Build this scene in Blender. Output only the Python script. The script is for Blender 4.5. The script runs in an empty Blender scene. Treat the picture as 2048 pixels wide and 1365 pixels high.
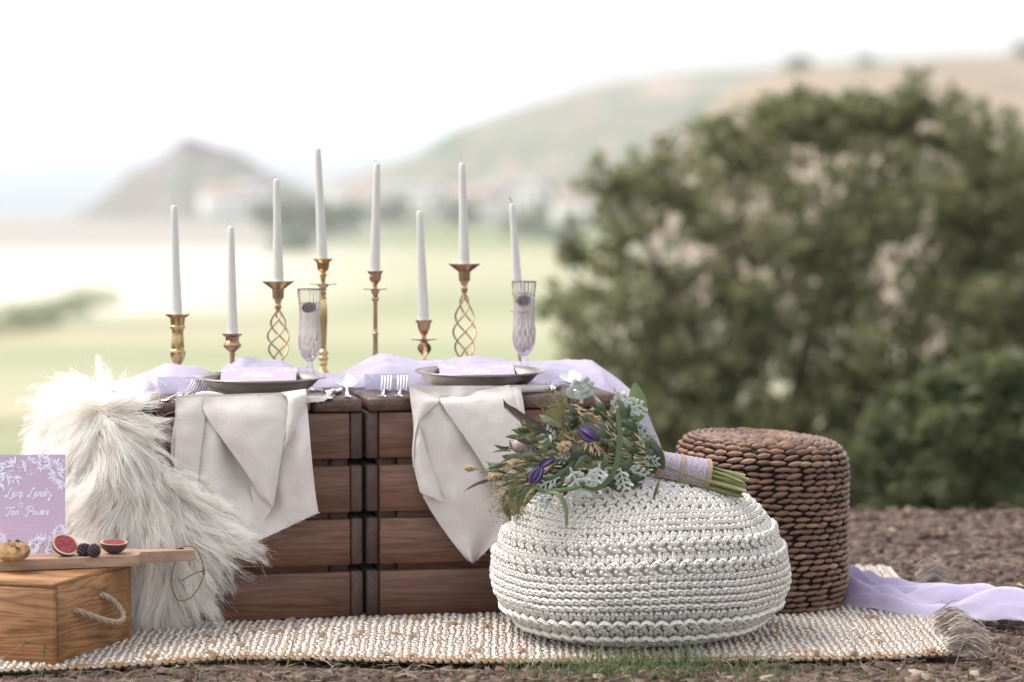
import bpy, bmesh, math, random
import numpy as np
from mathutils import Vector, Matrix, noise as mnoise

random.seed(7)
rng = np.random.default_rng(11)
scene = bpy.context.scene
R = math.radians

# ------------------------------------------------------------------ camera
FPX, CX, CY = 6500.0, 1024.0, 682.5          # focal length in pixels of the 2048 px wide photograph
CAM_H, PITCH = 1.10, R(3.89)
cam_data = bpy.data.cameras.new('camera')
cam = bpy.data.objects.new('camera', cam_data)
scene.collection.objects.link(cam)
cam.location = (0, 0, CAM_H)
cam.rotation_euler = (R(90) - PITCH, 0, 0)
cam_data.sensor_width = 36.0
cam_data.lens = FPX / 2048 * 36.0
cam_data.clip_start = 0.1
cam_data.clip_end = 20000
cam_data.dof.use_dof = True
cam_data.dof.focus_distance = 6.86
cam_data.dof.aperture_fstop = 2.4
cam_data.dof.aperture_blades = 0
scene.camera = cam

# ------------------------------------------------------------------ sky and sun
SUN_EL, SUN_AZ = 58.0, -78.0                  # azimuth measured from +Y (away from the camera), negative to the left
world = bpy.data.worlds.new('World')
scene.world = world
world.use_nodes = True
wn = world.node_tree
wn.nodes.clear()
wo = wn.nodes.new('ShaderNodeOutputWorld')
wb = wn.nodes.new('ShaderNodeBackground')
sky = wn.nodes.new('ShaderNodeTexSky')
sky.sky_type = 'NISHITA'
sky.sun_disc = False
sky.sun_elevation = R(SUN_EL)
sky.sun_rotation = R(SUN_AZ)
sky.air_density = 1.0
sky.dust_density = 2.0
sky.ozone_density = 1.0
wb.inputs['Strength'].default_value = 0.15
ov = wn.nodes.new('ShaderNodeHueSaturation')   # overcast: nearly colourless light
ov.inputs['Saturation'].default_value = 0.15
wn.links.new(sky.outputs[0], ov.inputs['Color'])
wn.links.new(ov.outputs[0], wb.inputs[0])
wn.links.new(wb.outputs[0], wo.inputs[0])

sd = bpy.data.lights.new('sun', 'SUN')
sd.energy = 1.2
sd.angle = R(30)
sd.color = (1.0, 0.93, 0.85)
sun = bpy.data.objects.new('sun', sd)
scene.collection.objects.link(sun)
_sdir = Vector((math.sin(R(SUN_AZ)) * math.cos(R(SUN_EL)), math.cos(R(SUN_AZ)) * math.cos(R(SUN_EL)), math.sin(R(SUN_EL))))
sun.rotation_euler = _sdir.to_track_quat('Z', 'Y').to_euler()
sun.location = (0, 0, 8)

scene.view_settings.view_transform = 'Standard'
scene.view_settings.look = 'None'
scene.view_settings.exposure = 1.34
scene.view_settings.gamma = 1.0
scene.cycles.use_denoising = True
scene.cycles.max_bounces = 10
scene.cycles.transparent_max_bounces = 16
scene.cycles.volume_bounces = 3
scene.cycles.sample_clamp_indirect = 8.0

# ------------------------------------------------------------------ helpers
C = scene.collection


def A3(*v):
    return np.array(v, dtype=float)


_rt, _up, _fw = A3(1, 0, 0), A3(0, math.sin(PITCH), math.cos(PITCH)), A3(0, math.cos(PITCH), -math.sin(PITCH))
CAMP = A3(0, 0, CAM_H)


def ray(px, py):
    return _rt * (px - CX) / FPX - _up * (py - CY) / FPX + _fw


def P(px, py, Y):
    """point at world depth Y that the photograph shows at px, py"""
    d = ray(px, py)
    return CAMP + d * (Y / d[1])


def G(px, py, z=0.0):
    d = ray(px, py)
    return CAMP + d * ((z - CAM_H) / d[2])


YAW = R(12)
TO = A3(-0.877, 6.923, 0)
TU, TV = A3(math.cos(YAW), math.sin(YAW), 0), A3(-math.sin(YAW), math.cos(YAW), 0)
TOP = 0.497                                    # table top height
RUGZ = 0.014


def T(u, v, z):
    return TO + TU * u + TV * v + A3(0, 0, z)


def F(px, py, off=0.0):
    """point on the vertical plane `off` metres in front of the crates' front"""
    d = ray(px, py)
    o = TO - TV * off
    return CAMP + d * (np.dot(o - CAMP, TV) / np.dot(d, TV))


def TP(px, v, z=TOP):
    """point on the table at image column px (approx.), depth v"""
    u = 0.5
    for _ in range(12):
        p = T(u, v, z)
        d = p - CAMP
        x = CX + FPX * d[0] / np.dot(d, _fw)
        u += (px - x) / FPX * 7.0
    return T(u, v, z), u


def nz(p, s=1.0, seed=0.0):
    return mnoise.noise(Vector((p[0] * s + seed, p[1] * s + seed * 0.7, p[2] * s - seed)))


def lerp(a, b, t):
    return a + (b - a) * t


def interp(x, xs, ys):
    return float(np.interp(x, xs, ys))


def smooth(t):
    t = min(1.0, max(0.0, t))
    return t * t * (3 - 2 * t)


def norm(v):
    v = np.asarray(v, float)
    n = np.linalg.norm(v)
    return v / n if n > 1e-12 else v


class Acc:
    """collects verts / faces (with a per-vertex tint for colour variety) into one mesh"""

    def __init__(self):
        self.v, self.f, self.t, self.n = [], [], [], 0

    def add(self, v, f, tint=0.5):
        v = np.asarray(v, float).reshape(-1, 3)
        for q in (f if isinstance(f, list) else [f]):
            q = np.asarray(q, dtype=np.int64)
            if q.size:
                self.f.append(q + self.n)
        self.v.append(v)
        self.t.append(np.broadcast_to(np.asarray(tint, float), (len(v),)).copy())
        self.n += len(v)
        return self

    def mesh(self, name, shift=None, smooth_shade=True):
        me = bpy.data.meshes.new(name)
        v = np.concatenate(self.v)
        if shift is not None:
            v = v - np.asarray(shift)
        loops = np.concatenate([q.ravel() for q in self.f])
        tot = np.concatenate([np.full(len(q), q.shape[1]) for q in self.f])
        start = np.concatenate([[0], np.cumsum(tot)[:-1]])
        me.vertices.add(len(v))
        me.vertices.foreach_set('co', v.ravel().astype(np.float32))
        me.loops.add(len(loops))
        me.loops.foreach_set('vertex_index', loops.astype(np.int32))
        me.polygons.add(len(tot))
        me.polygons.foreach_set('loop_start', start.astype(np.int32))
        me.polygons.foreach_set('loop_total', tot.astype(np.int32))
        at = me.attributes.new('tint', 'FLOAT', 'POINT')
        at.data.foreach_set('value', np.concatenate(self.t).astype(np.float32))
        me.update(calc_edges=True)
        me.validate()
        if smooth_shade:
            me.polygons.foreach_set('use_smooth', np.ones(len(me.polygons), dtype=bool))
        return me


def empty(name, loc, label=None, cat=None, group=None, rotz=0.0, kind=None):
    o = bpy.data.objects.new(name, None)
    C.objects.link(o)
    o.location = loc
    o.rotation_euler = (0, 0, rotz)
    tag(o, label, cat, group, kind)
    return o


def tag(o, label=None, cat=None, group=None, kind=None):
    if label: o['label'] = label
    if cat: o['category'] = cat
    if group: o['group'] = group
    if kind: o['kind'] = kind
    return o


def put(name, acc, material, parent=None, local=False, smooth_shade=True, loc=None, **kw):
    """link an Acc as one mesh object; world coordinates are turned into the parent's (translation-only) space"""
    shift = None
    if parent is not None and not local:
        s = np.array(parent.location)
        q = parent.parent
        while q is not None:
            s = s + np.array(q.location)
            q = q.parent
        shift = s
    if parent is None and loc is not None:
        shift = np.asarray(loc, float)
    me = acc.mesh(name, shift, smooth_shade)
    me.materials.append(material)
    o = bpy.data.objects.new(name, me)
    C.objects.link(o)
    if parent is not None:
        o.parent = parent
    elif loc is not None:
        o.location = loc
    tag(o, **kw)
    return o


def sharp(o, deg=35):
    """smooth shading with sharp edges above an angle"""
    bm = bmesh.new()
    bm.from_mesh(o.data)
    for e in bm.edges:
        if len(e.link_faces) == 2 and e.calc_face_angle(0) > R(deg):
            e.smooth = False
    bm.to_mesh(o.data)
    bm.free()
    return o


def grid_faces(nr, nc, closed=False):
    i, j = np.meshgrid(np.arange(nr - 1), np.arange(nc if closed else nc - 1), indexing='ij')
    i, j = i.ravel(), j.ravel()
    j2 = (j + 1) % nc
    return np.stack([i * nc + j, i * nc + j2, (i + 1) * nc + j2, (i + 1) * nc + j], 1)


def lathe(profile, n=32, axis_pts=None):
    pr = np.array(profile, float)
    a = np.linspace(0, 2 * math.pi, n, endpoint=False)
    v = np.stack([np.outer(pr[:, 0], np.cos(a)), np.outer(pr[:, 0], np.sin(a)), np.repeat(pr[:, 1:2], n, 1)], 2).reshape(-1, 3)
    return v, grid_faces(len(pr), n, True)[:, ::-1]


def lathe_smooth(profile, n=32, sub=4):
    pr = np.array(profile, float)
    return lathe(catmull(pr, sub), n)


def catmull(pts, sub=6):
    p = np.asarray(pts, float)
    if len(p) < 3:
        t = np.linspace(0, 1, sub + 1)[:, None]
        return p[0] * (1 - t) + p[-1] * t
    q = np.vstack([2 * p[0] - p[1], p, 2 * p[-1] - p[-2]])
    out = []
    for i in range(1, len(q) - 2):
        for k in range(sub):
            t = k / sub
            out.append(0.5 * ((2 * q[i]) + (-q[i - 1] + q[i + 1]) * t + (2 * q[i - 1] - 5 * q[i] + 4 * q[i + 1] - q[i + 2]) * t * t
                              + (-q[i - 1] + 3 * q[i] - 3 * q[i + 1] + q[i + 2]) * t ** 3))
    out.append(q[-2])
    return np.array(out)


def frames(path):
    p = np.asarray(path, float)
    t = np.gradient(p, axis=0)
    t /= np.linalg.norm(t, axis=1)[:, None] + 1e-12
    ref = A3(0, 0, 1) if abs(t[0][2]) < 0.9 else A3(1, 0, 0)
    n = np.zeros_like(p)
    n[0] = norm(np.cross(t[0], ref))
    for i in range(1, len(p)):
        w = n[i - 1] - t[i] * np.dot(n[i - 1], t[i])
        n[i] = norm(w)
    b = np.cross(t, n)
    return t, n, b


def tube(path, rad, n=8, cap=True):
    p = np.asarray(path, float)
    r = np.broadcast_to(np.asarray(rad, float), (len(p),))
    t, nn, b = frames(p)
    a = np.linspace(0, 2 * math.pi, n, endpoint=False)
    v = p[:, None, :] + r[:, None, None] * (nn[:, None, :] * np.cos(a)[None, :, None] + b[:, None, :] * np.sin(a)[None, :, None])
    v = v.reshape(-1, 3)
    f = [grid_faces(len(p), n, True)]
    if cap:
        k = len(v)
        v = np.vstack([v, p[0], p[-1]])
        j = np.arange(n)
        f.append(np.stack([j, np.full(n, k), (j + 1) % n], 1)[:, ::-1])
        m = (len(p) - 1) * n
        f.append(np.stack([m + j, np.full(n, k + 1), m + (j + 1) % n], 1))
    return v, f


def ribbon(path, width, wdir):
    """flat strip: path Nx3, width (N), wdir (3) or Nx3"""
    p = np.asarray(path, float)
    w = np.broadcast_to(np.asarray(width, float), (len(p),))[:, None]
    d = np.broadcast_to(np.asarray(wdir, float), p.shape)
    v = np.stack([p - d * w / 2, p + d * w / 2], 1).reshape(-1, 3)
    return v, grid_faces(len(p), 2)


def sphere_t(nu=8, nv=6):
    th = np.linspace(0, math.pi, nv + 1)[1:-1]
    a = np.linspace(0, 2 * math.pi, nu, endpoint=False)
    v = np.stack([np.outer(np.sin(th), np.cos(a)), np.outer(np.sin(th), np.sin(a)), np.repeat(np.cos(th)[:, None], nu, 1)], 2).reshape(-1, 3)
    v = np.vstack([v, [0, 0, 1], [0, 0, -1]])
    k = (nv - 1) * nu
    j = np.arange(nu)
    f = [grid_faces(nv - 1, nu, True), np.stack([np.full(nu, k), j, (j + 1) % nu], 1),
         np.stack([(nv - 2) * nu + j, np.full(nu, k + 1), (nv - 2) * nu + (j + 1) % nu], 1)]
    return v, f


BEAD = sphere_t(8, 6)
BEAD_LO = sphere_t(6, 4)
BALL = sphere_t(20, 14)


def bead(acc, c, ax, ay, az, tint=0.5, tmpl=None):
    """ellipsoid with half-axis vectors ax, ay, az"""
    v, f = tmpl or BEAD
    acc.add(np.asarray(c) + v[:, :1] * ax + v[:, 1:2] * ay + v[:, 2:3] * az, f, tint)


def box(acc, x0, x1, y0, y1, z0, z1, ch=0.003, tint=0.5, fn=None):
    """chamfered box: 24 verts"""
    lo, hi = A3(x0, y0, z0), A3(x1, y1, z1)
    pts, idx = [], {}
    for cx in (0, 1):
        for cy in (0, 1):
            for cz in (0, 1):
                c = (cx, cy, cz)
                for k in range(3):
                    p = A3(*(hi[i] if c[i] else lo[i] for i in range(3)))
                    for i in range(3):
                        if i != k:
                            p[i] += -ch if c[i] else ch
                    idx[(c, k)] = len(pts)
                    pts.append(p)
    quads, tris = [], []
    for k in range(3):
        o = [i for i in range(3) if i != k]
        for s in (0, 1):
            q = []
            for a, b in ((0, 0), (1, 0), (1, 1), (0, 1)):
                c = [0, 0, 0]; c[k] = s; c[o[0]] = a; c[o[1]] = b
                q.append(idx[(tuple(c), k)])
            quads.append(q if (s == 1) == (k != 1) else q[::-1])
        for a in (0, 1):
            for b in (0, 1):
                c0 = [0, 0, 0]; c0[o[0]] = a; c0[o[1]] = b
                c1 = list(c0); c1[k] = 1
                q = [idx[(tuple(c0), o[0])], idx[(tuple(c1), o[0])], idx[(tuple(c1), o[1])], idx[(tuple(c0), o[1])]]
                quads.append(q)
    for cx in (0, 1):
        for cy in (0, 1):
            for cz in (0, 1):
                tris.append([idx[((cx, cy, cz), k)] for k in range(3)])
    pts = np.array(pts)
    cen = (lo + hi) / 2
    out_q = []
    for q in quads + tris:                      # outward orientation (convex)
        a, b, c = pts[q[0]], pts[q[1]], pts[q[2]]
        nn = np.cross(b - a, c - a)
        out_q.append(q if np.dot(nn, a - cen) > 0 else q[::-1])
    if fn is not None:
        pts = np.array([fn(p) for p in pts])
    acc.add(pts, [np.array([q for q in out_q if len(q) == 4]), np.array([q for q in out_q if len(q) == 3])], tint)
    return acc


def sheet(acc, rows, tint=0.5, thick=0.0, tdir=None):
    """grid surface from a list of rows of points; optional thickness along tdir"""
    g = np.array(rows, float)
    nr, nc = g.shape[:2]
    v = g.reshape(-1, 3)
    f = grid_faces(nr, nc)
    acc.add(v, f, tint)
    if thick:
        acc.add(v + np.asarray(tdir) * thick, f[:, ::-1], tint)
    return acc


# ------------------------------------------------------------------ materials
def mat(name):
    m = bpy.data.materials.new(name)
    m.use_nodes = True
    nt = m.node_tree
    return m, nt, nt.nodes['Principled BSDF'], nt.nodes.new


def ramp(nt, fac, stops):
    r = nt.nodes.new('ShaderNodeValToRGB')
    e = r.color_ramp.elements
    while len(e) < len(stops):
        e.new(0.5)
    for k, (p, c) in enumerate(stops):
        e[k].position = p
        e[k].color = (*c, 1) if len(c) == 3 else c
    nt.links.new(fac, r.inputs[0])
    return r.outputs[0]


def tex_noise(nt, scale, detail=4, rough=0.55, vec=None, dist=0.0):
    n = nt.nodes.new('ShaderNodeTexNoise')
    n.inputs['Scale'].default_value = scale
    n.inputs['Detail'].default_value = detail
    n.inputs['Roughness'].default_value = rough
    n.inputs['Distortion'].default_value = dist
    if vec is not None:
        nt.links.new(vec, n.inputs['Vector'])
    return n.outputs['Fac']


def coords(nt, scale=(1, 1, 1), kind='Object', loc=(0, 0, 0)):
    tc = nt.nodes.new('ShaderNodeTexCoord')
    mp = nt.nodes.new('ShaderNodeMapping')
    mp.inputs['Scale'].default_value = scale
    mp.inputs['Location'].default_value = loc
    nt.links.new(tc.outputs[kind], mp.inputs['Vector'])
    return mp.outputs[0]


def attr(nt, name='tint'):
    a = nt.nodes.new('ShaderNodeAttribute')
    a.attribute_name = name
    return a.outputs['Fac']


def mixc(nt, fac, a, b, mode='MIX'):
    m = nt.nodes.new('ShaderNodeMix')
    m.data_type = 'RGBA'
    m.blend_type = mode
    if isinstance(fac, (int, float)):
        m.inputs[0].default_value = fac
    else:
        nt.links.new(fac, m.inputs[0])
    for k, s in ((6, a), (7, b)):
        if isinstance(s, tuple):
            m.inputs[k].default_value = (*s, 1)
        else:
            nt.links.new(s, m.inputs[k])
    return m.outputs[2]


def math_n(nt, op, a, b=0.0):
    m = nt.nodes.new('ShaderNodeMath')
    m.operation = op
    for k, s in ((0, a), (1, b)):
        if isinstance(s, (int, float)):
            m.inputs[k].default_value = s
        else:
            nt.links.new(s, m.inputs[k])
    return m.outputs[0]


def bump(nt, bsdf, height, strength=0.3, dist=0.002):
    b = nt.nodes.new('ShaderNodeBump')
    b.inputs['Strength'].default_value = strength
    b.inputs['Distance'].default_value = dist
    nt.links.new(height, b.inputs['Height'])
    nt.links.new(b.outputs[0], bsdf.inputs['Normal'])


def simple(name, c0, c1=None, rough=0.7, metal=0.0, scale=30.0, bstr=0.0, bdist=0.001, spec=None, tinted=False, sss=0.0, sheen=0.0, stretch=(1, 1, 1), detail=4):
    """noise-mottled colour between c0 and c1 (plus per-piece tint)"""
    m, nt, b, new = mat(name)
    c1 = c1 or tuple(x * 0.8 for x in c0)
    vec = coords(nt, stretch)
    n = tex_noise(nt, scale, detail, 0.6, vec)
    col = ramp(nt, n, [(0.3, c0), (0.7, c1)])
    if tinted:
        ti = attr(nt)
        col = mixc(nt, math_n(nt, 'MULTIPLY', ti, 0.75), col, tinted, 'MIX')
    nt.links.new(col, b.inputs['Base Color'])
    b.inputs['Roughness'].default_value = rough
    b.inputs['Metallic'].default_value = metal
    if spec is not None:
        b.inputs['Specular IOR Level'].default_value = spec
    if sss:
        b.inputs['Subsurface Weight'].default_value = sss
        b.inputs['Subsurface Radius'].default_value = (0.01, 0.008, 0.006)
    if sheen:
        b.inputs['Sheen Weight'].default_value = sheen
    if bstr:
        bump(nt, b, n, bstr, bdist)
    return m


def leafy(name, c0, c1, trans=0.35, rough=0.6):
    """two-sided thin leaf: diffuse and translucent, per-piece tint between c0 and c1"""
    m, nt, b, new = mat(name)
    col = mixc(nt, attr(nt), c0, c1)
    nt.links.new(col, b.inputs['Base Color'])
    b.inputs['Roughness'].default_value = rough
    tr = new('ShaderNodeBsdfTranslucent')
    nt.links.new(col, tr.inputs[0])
    mx = new('ShaderNodeMixShader')
    mx.inputs[0].default_value = trans
    nt.links.new(b.outputs[0], mx.inputs[1])
    nt.links.new(tr.outputs[0], mx.inputs[2])
    nt.links.new(mx.outputs[0], nt.nodes['Material Output'].inputs[0])
    return m


def wood(name, c0, c1, c2, stretch=(3, 40, 40), rough=0.6, bstr=0.25, rings=6.0, var=0.35, knots=False):
    """planks: long grain along the axis with the smallest stretch"""
    m, nt, b, new = mat(name)
    oi = new('ShaderNodeObjectInfo')
    tc = new('ShaderNodeTexCoord')
    add = new('ShaderNodeVectorMath')
    add.operation = 'ADD'
    sc = new('ShaderNodeVectorMath')
    sc.operation = 'SCALE'
    sc.inputs[0].default_value = (3.7, 5.1, 2.3)
    nt.links.new(oi.outputs['Random'], sc.inputs['Scale'])
    nt.links.new(tc.outputs['Object'], add.inputs[0])
    nt.links.new(sc.outputs[0], add.inputs[1])
    mp = new('ShaderNodeMapping')
    mp.inputs['Scale'].default_value = stretch
    nt.links.new(add.outputs[0], mp.inputs['Vector'])
    n1 = tex_noise(nt, 1.0, 3, 0.5, mp.outputs[0], 0.6)
    saw = math_n(nt, 'FRACT', math_n(nt, 'MULTIPLY', n1, rings))
    saw = math_n(nt, 'ABSOLUTE', math_n(nt, 'SUBTRACT', saw, 0.5))
    n2 = tex_noise(nt, 6.0, 5, 0.65, mp.outputs[0])
    fac = math_n(nt, 'ADD', math_n(nt, 'MULTIPLY', saw, 1.1), math_n(nt, 'MULTIPLY', n2, 0.6))
    col = ramp(nt, fac, [(0.2, c0), (0.55, c1), (0.9, c2)])
    dark = mixc(nt, math_n(nt, 'MULTIPLY', oi.outputs['Random'], var), col, tuple(x * 0.45 for x in c0), 'MIX')
    blot = tex_noise(nt, 7.0, 3, 0.6, add.outputs[0])
    dark = mixc(nt, ramp(nt, blot, [(0.45, (0, 0, 0)), (0.75, (0.5, 0.5, 0.5))]), dark, tuple(x * 0.55 for x in c0))
    nt.links.new(dark, b.inputs['Base Color'])
    b.inputs['Roughness'].default_value = rough
    bump(nt, b, fac, bstr, 0.0015)
    return m

M = {}
# ================================================================== SETTING
CREST = 8.5


def ground_z(x, y):
    if y > CREST:
        d = y - CREST
        z = -0.13 * d * smooth(d / 2.0) if d < 2 else -0.13 * d
        return max(z, -30.0) + 0.02 * mnoise.noise(Vector((x * 0.4, y * 0.4, 0)))
    near = smooth((y - 2) / 3)
    return near * (0.012 * mnoise.noise(Vector((x * 1.7, y * 1.7, 3))) + 0.007 * mnoise.noise(Vector((x * 7, y * 7, 1)))) - 0.006


def build_ground():
    m, nt, b, new = mat('bark_soil')
    vec = coords(nt, (1, 1, 1))
    n1 = tex_noise(nt, 9, 6, 0.7, vec)
    n2 = tex_noise(nt, 70, 5, 0.7, vec)
    col = ramp(nt, n1, [(0.3, (0.026, 0.014, 0.010)), (0.5, (0.056, 0.033, 0.024)), (0.7, (0.098, 0.062, 0.046))])
    col = mixc(nt, ramp(nt, n2, [(0.35, (0, 0, 0)), (0.7, (0.8, 0.8, 0.8))]), col, (0.108, 0.070, 0.052))
    nt.links.new(col, b.inputs['Base Color'])
    b.inputs['Roughness'].default_value = 0.95
    bump(nt, b, n2, 0.8, 0.01)
    ys = np.concatenate([np.linspace(2, 5.8, 14), np.linspace(5.9, 8.0, 60), np.linspace(8.1, 13, 40), np.linspace(14, 60, 24)])
    rows = []
    for y in ys:
        w = 4 + y * 0.55
        rows.append([A3(x, y, ground_z(x, y)) for x in np.linspace(-w, w, 140)])
    a = sheet(Acc(), rows)
    put('ground', a, m, kind='structure', label='brown bark-strewn soil of the hilltop')


def build_valley():
    m, nt, b, new = mat('valley_fields')
    vec = coords(nt, (1, 1, 1))
    sep = new('ShaderNodeSeparateXYZ')
    nt.links.new(vec, sep.inputs[0])
    n = tex_noise(nt, 0.02, 4, 0.6, coords(nt, (0.35, 1.3, 1)))
    yy = math_n(nt, 'ADD', sep.outputs['Y'], math_n(nt, 'MULTIPLY', math_n(nt, 'SUBTRACT', n, 0.5), 110.0))
    yy = math_n(nt, 'ADD', yy, math_n(nt, 'MULTIPLY', sep.outputs['X'], -0.12))
    fac = math_n(nt, 'DIVIDE', yy, 1200.0)
    grass, hay, tan, dk, sand, stone = (0.195, 0.22, 0.11), (0.32, 0.30, 0.20), (0.42, 0.32, 0.22), (0.09, 0.13, 0.05), (0.62, 0.56, 0.50), (0.24, 0.21, 0.22)
    left = ramp(nt, fac, [(0.22, grass), (0.27, dk), (0.285, tan), (0.31, hay), (0.37, grass), (0.395, tan), (0.43, dk), (0.455, sand), (0.60, sand), (0.70, stone), (0.85, stone)])
    right = ramp(nt, fac, [(0.22, grass), (0.30, hay), (0.36, grass), (0.40, hay), (0.46, grass), (0.52, hay), (0.62, hay), (0.70, dk), (0.85, grass)])
    sx = math_n(nt, 'ADD', sep.outputs['X'], math_n(nt, 'MULTIPLY', math_n(nt, 'SUBTRACT', n, 0.5), 60.0))
    fx = math_n(nt, 'ADD', math_n(nt, 'DIVIDE', sx, 50.0), 1.35)
    cl = new('ShaderNodeClamp')
    nt.links.new(fx, cl.inputs[0])
    col = mixc(nt, cl.outputs[0], left, right)
    n3 = tex_noise(nt, 0.15, 5, 0.7, vec)
    col = mixc(nt, math_n(nt, 'MULTIPLY', n3, 0.45), col, (0.30, 0.30, 0.13))
    nt.links.new(col, b.inputs['Base Color'])
    b.inputs['Roughness'].default_value = 1.0
    ys = np.concatenate([np.linspace(60, 260, 14), np.linspace(280, 1090, 40)])
    rows = []
    for y in ys:
        w = 40 + y * 0.5
        xs = np.linspace(-w, w, 60)
        rows.append([A3(x, y, (ground_z(x, y) if y < 250 else -30 + 0.6 * mnoise.noise(Vector((x * .01, y * .01, 0)))) - 3.5 * smooth((y - 1040) / 50)) for x in xs])
    put('valley', sheet(Acc(), rows), m, kind='structure', label='pale patchwork of fields and sand in the valley')


def build_sea():
    m, nt, b, new = mat('sea_water')
    n = tex_noise(nt, 0.05, 5, 0.6, coords(nt, (0.3, 1, 1)))
    nt.links.new(ramp(nt, n, [(0.3, (0.17, 0.19, 0.205)), (0.7, (0.23, 0.25, 0.265))]), b.inputs['Base Color'])
    b.inputs['Roughness'].default_value = 0.6
    bump(nt, b, n, 0.4, 2.0)
    rows = [[A3(x, y, -31.4) for x in np.linspace(-4500, 4500, 20)] for y in np.linspace(900, 9000, 20)]
    put('sea', sheet(Acc(), rows), m, kind='structure', label='pale hazy sea')


def hill_mat(name, stops, scale, bands):
    m, nt, b, new = mat(name)
    n = tex_noise(nt, scale, 5, 0.6, coords(nt, bands))
    nt.links.new(ramp(nt, n, stops), b.inputs['Base Color'])
    b.inputs['Roughness'].default_value = 1.0
    return m


def ridge_hill(name, pxs, pys, D0, Dr, D1, material, label, foot=-31.6, rough=1.0, seed=0.0, fine=70, freq=0.012):
    """heightfield whose skyline follows a ridge, foot at D0, crest at Dr, back foot at D1"""
    rows = []
    ds = np.concatenate([np.linspace(D0, Dr, 26), np.linspace(Dr, D1, 9)[1:]])
    for d in ds:
        row = []
        for px in np.linspace(pxs[0], pxs[-1], fine):
            py = interp(px, pxs, pys)
            zr = CAM_H + (242 - py) / FPX * Dr
            t = (d - D0) / (Dr - D0) if d <= Dr else (D1 - d) / (D1 - Dr)
            t = max(0.0, t)
            s = smooth(t) * 0.55 + t * 0.45
            x = (px - CX) / FPX * lerp(d, Dr, 0.35)
            h = (zr - foot) * s
            h += rough * 2.2 * mnoise.fractal(Vector((x * freq + seed, d * freq, seed)), 1.0, 2.0, 4) * min(1, 4 * t * (1.02 - t) + 0.05)
            row.append(A3(x, d, foot + h))
        rows.append(row)
    put(name, sheet(Acc(), rows), material, kind='structure', label=label)


def build_hills():
    mh = hill_mat('heath_slope', [(0.40, (0.055, 0.095, 0.05)), (0.47, (0.20, 0.145, 0.115)), (0.52, (0.07, 0.11, 0.06)), (0.60, (0.27, 0.19, 0.15))], 0.022, (1, 0.35, 2.2))
    mw = hill_mat('dry_slope', [(0.3, (0.19, 0.145, 0.10)), (0.48, (0.26, 0.195, 0.135)), (0.6, (0.10, 0.105, 0.06)), (0.75, (0.25, 0.19, 0.14))], 0.035, (1, 0.8, 2.0))
    mr = hill_mat('headland_rock', [(0.36, (0.07, 0.062, 0.068)), (0.48, (0.18, 0.15, 0.145)), (0.58, (0.09, 0.115, 0.075)), (0.68, (0.20, 0.175, 0.17))], 0.045, (1, 1, 2))
    ridge_hill('hill', [480, 620, 720, 820, 900, 1050, 1200, 1350, 1500, 1700, 2048, 2500, 3200],
               [430, 395, 350, 318, 262, 212, 172, 150, 138, 126, 108, 95, 140], 1010, 1500, 1900, mh, 'long hazy heath hillside above the bay')
    ridge_hill('dry_hill', [1290, 1345, 1400, 1480, 1560, 1700, 1850, 2048, 2300, 2800, 3300],
               [440, 320, 235, 170, 142, 130, 122, 112, 96, 90, 200], 420, 640, 900, mw, 'nearer dry brown hillside behind the bush', foot=-31, rough=0.5, seed=5)
    ridge_hill('headland', [90, 150, 200, 260, 320, 375, 430, 480, 530, 600, 680],
               [455, 432, 404, 345, 318, 272, 292, 304, 342, 372, 440], 1000, 1120, 1230, mr, 'dark rocky headland by the sea', rough=0.9, seed=9, fine=90, freq=0.05)


def leaf_cloud(acc, centers, radii, n, size, flat=0.5, fill=0.35, rs=None):
    """n leaf quads spread through ellipsoid lobes, denser near their skins"""
    rs = rs or rng
    w = np.array([r[0] * r[1] * r[2] for r in radii]) ** 0.72
    k = rs.choice(len(centers), n, p=w / w.sum())
    d = rs.normal(size=(n, 3))
    d /= np.linalg.norm(d, axis=1)[:, None]
    rad = np.where(rs.random(n) < fill, rs.random(n) ** 0.5, 0.8 + 0.25 * rs.random(n))[:, None]
    c = np.array(centers)[k] + d * rad * np.array(radii)[k]
    a = rs.normal(size=(n, 3)); a /= np.linalg.norm(a, axis=1)[:, None]
    bb = np.cross(a, rs.normal(size=(n, 3))); bb /= np.linalg.norm(bb, axis=1)[:, None]
    s = (size * (0.6 + 0.8 * rs.random(n)))[:, None]
    v = np.stack([c - a * s, c + bb * s * flat, c + a * s, c - bb * s * flat], 1).reshape(-1, 3)
    f = np.arange(n * 4).reshape(-1, 4)
    acc.add(v, f, np.repeat(rs.random(n), 4))


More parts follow.
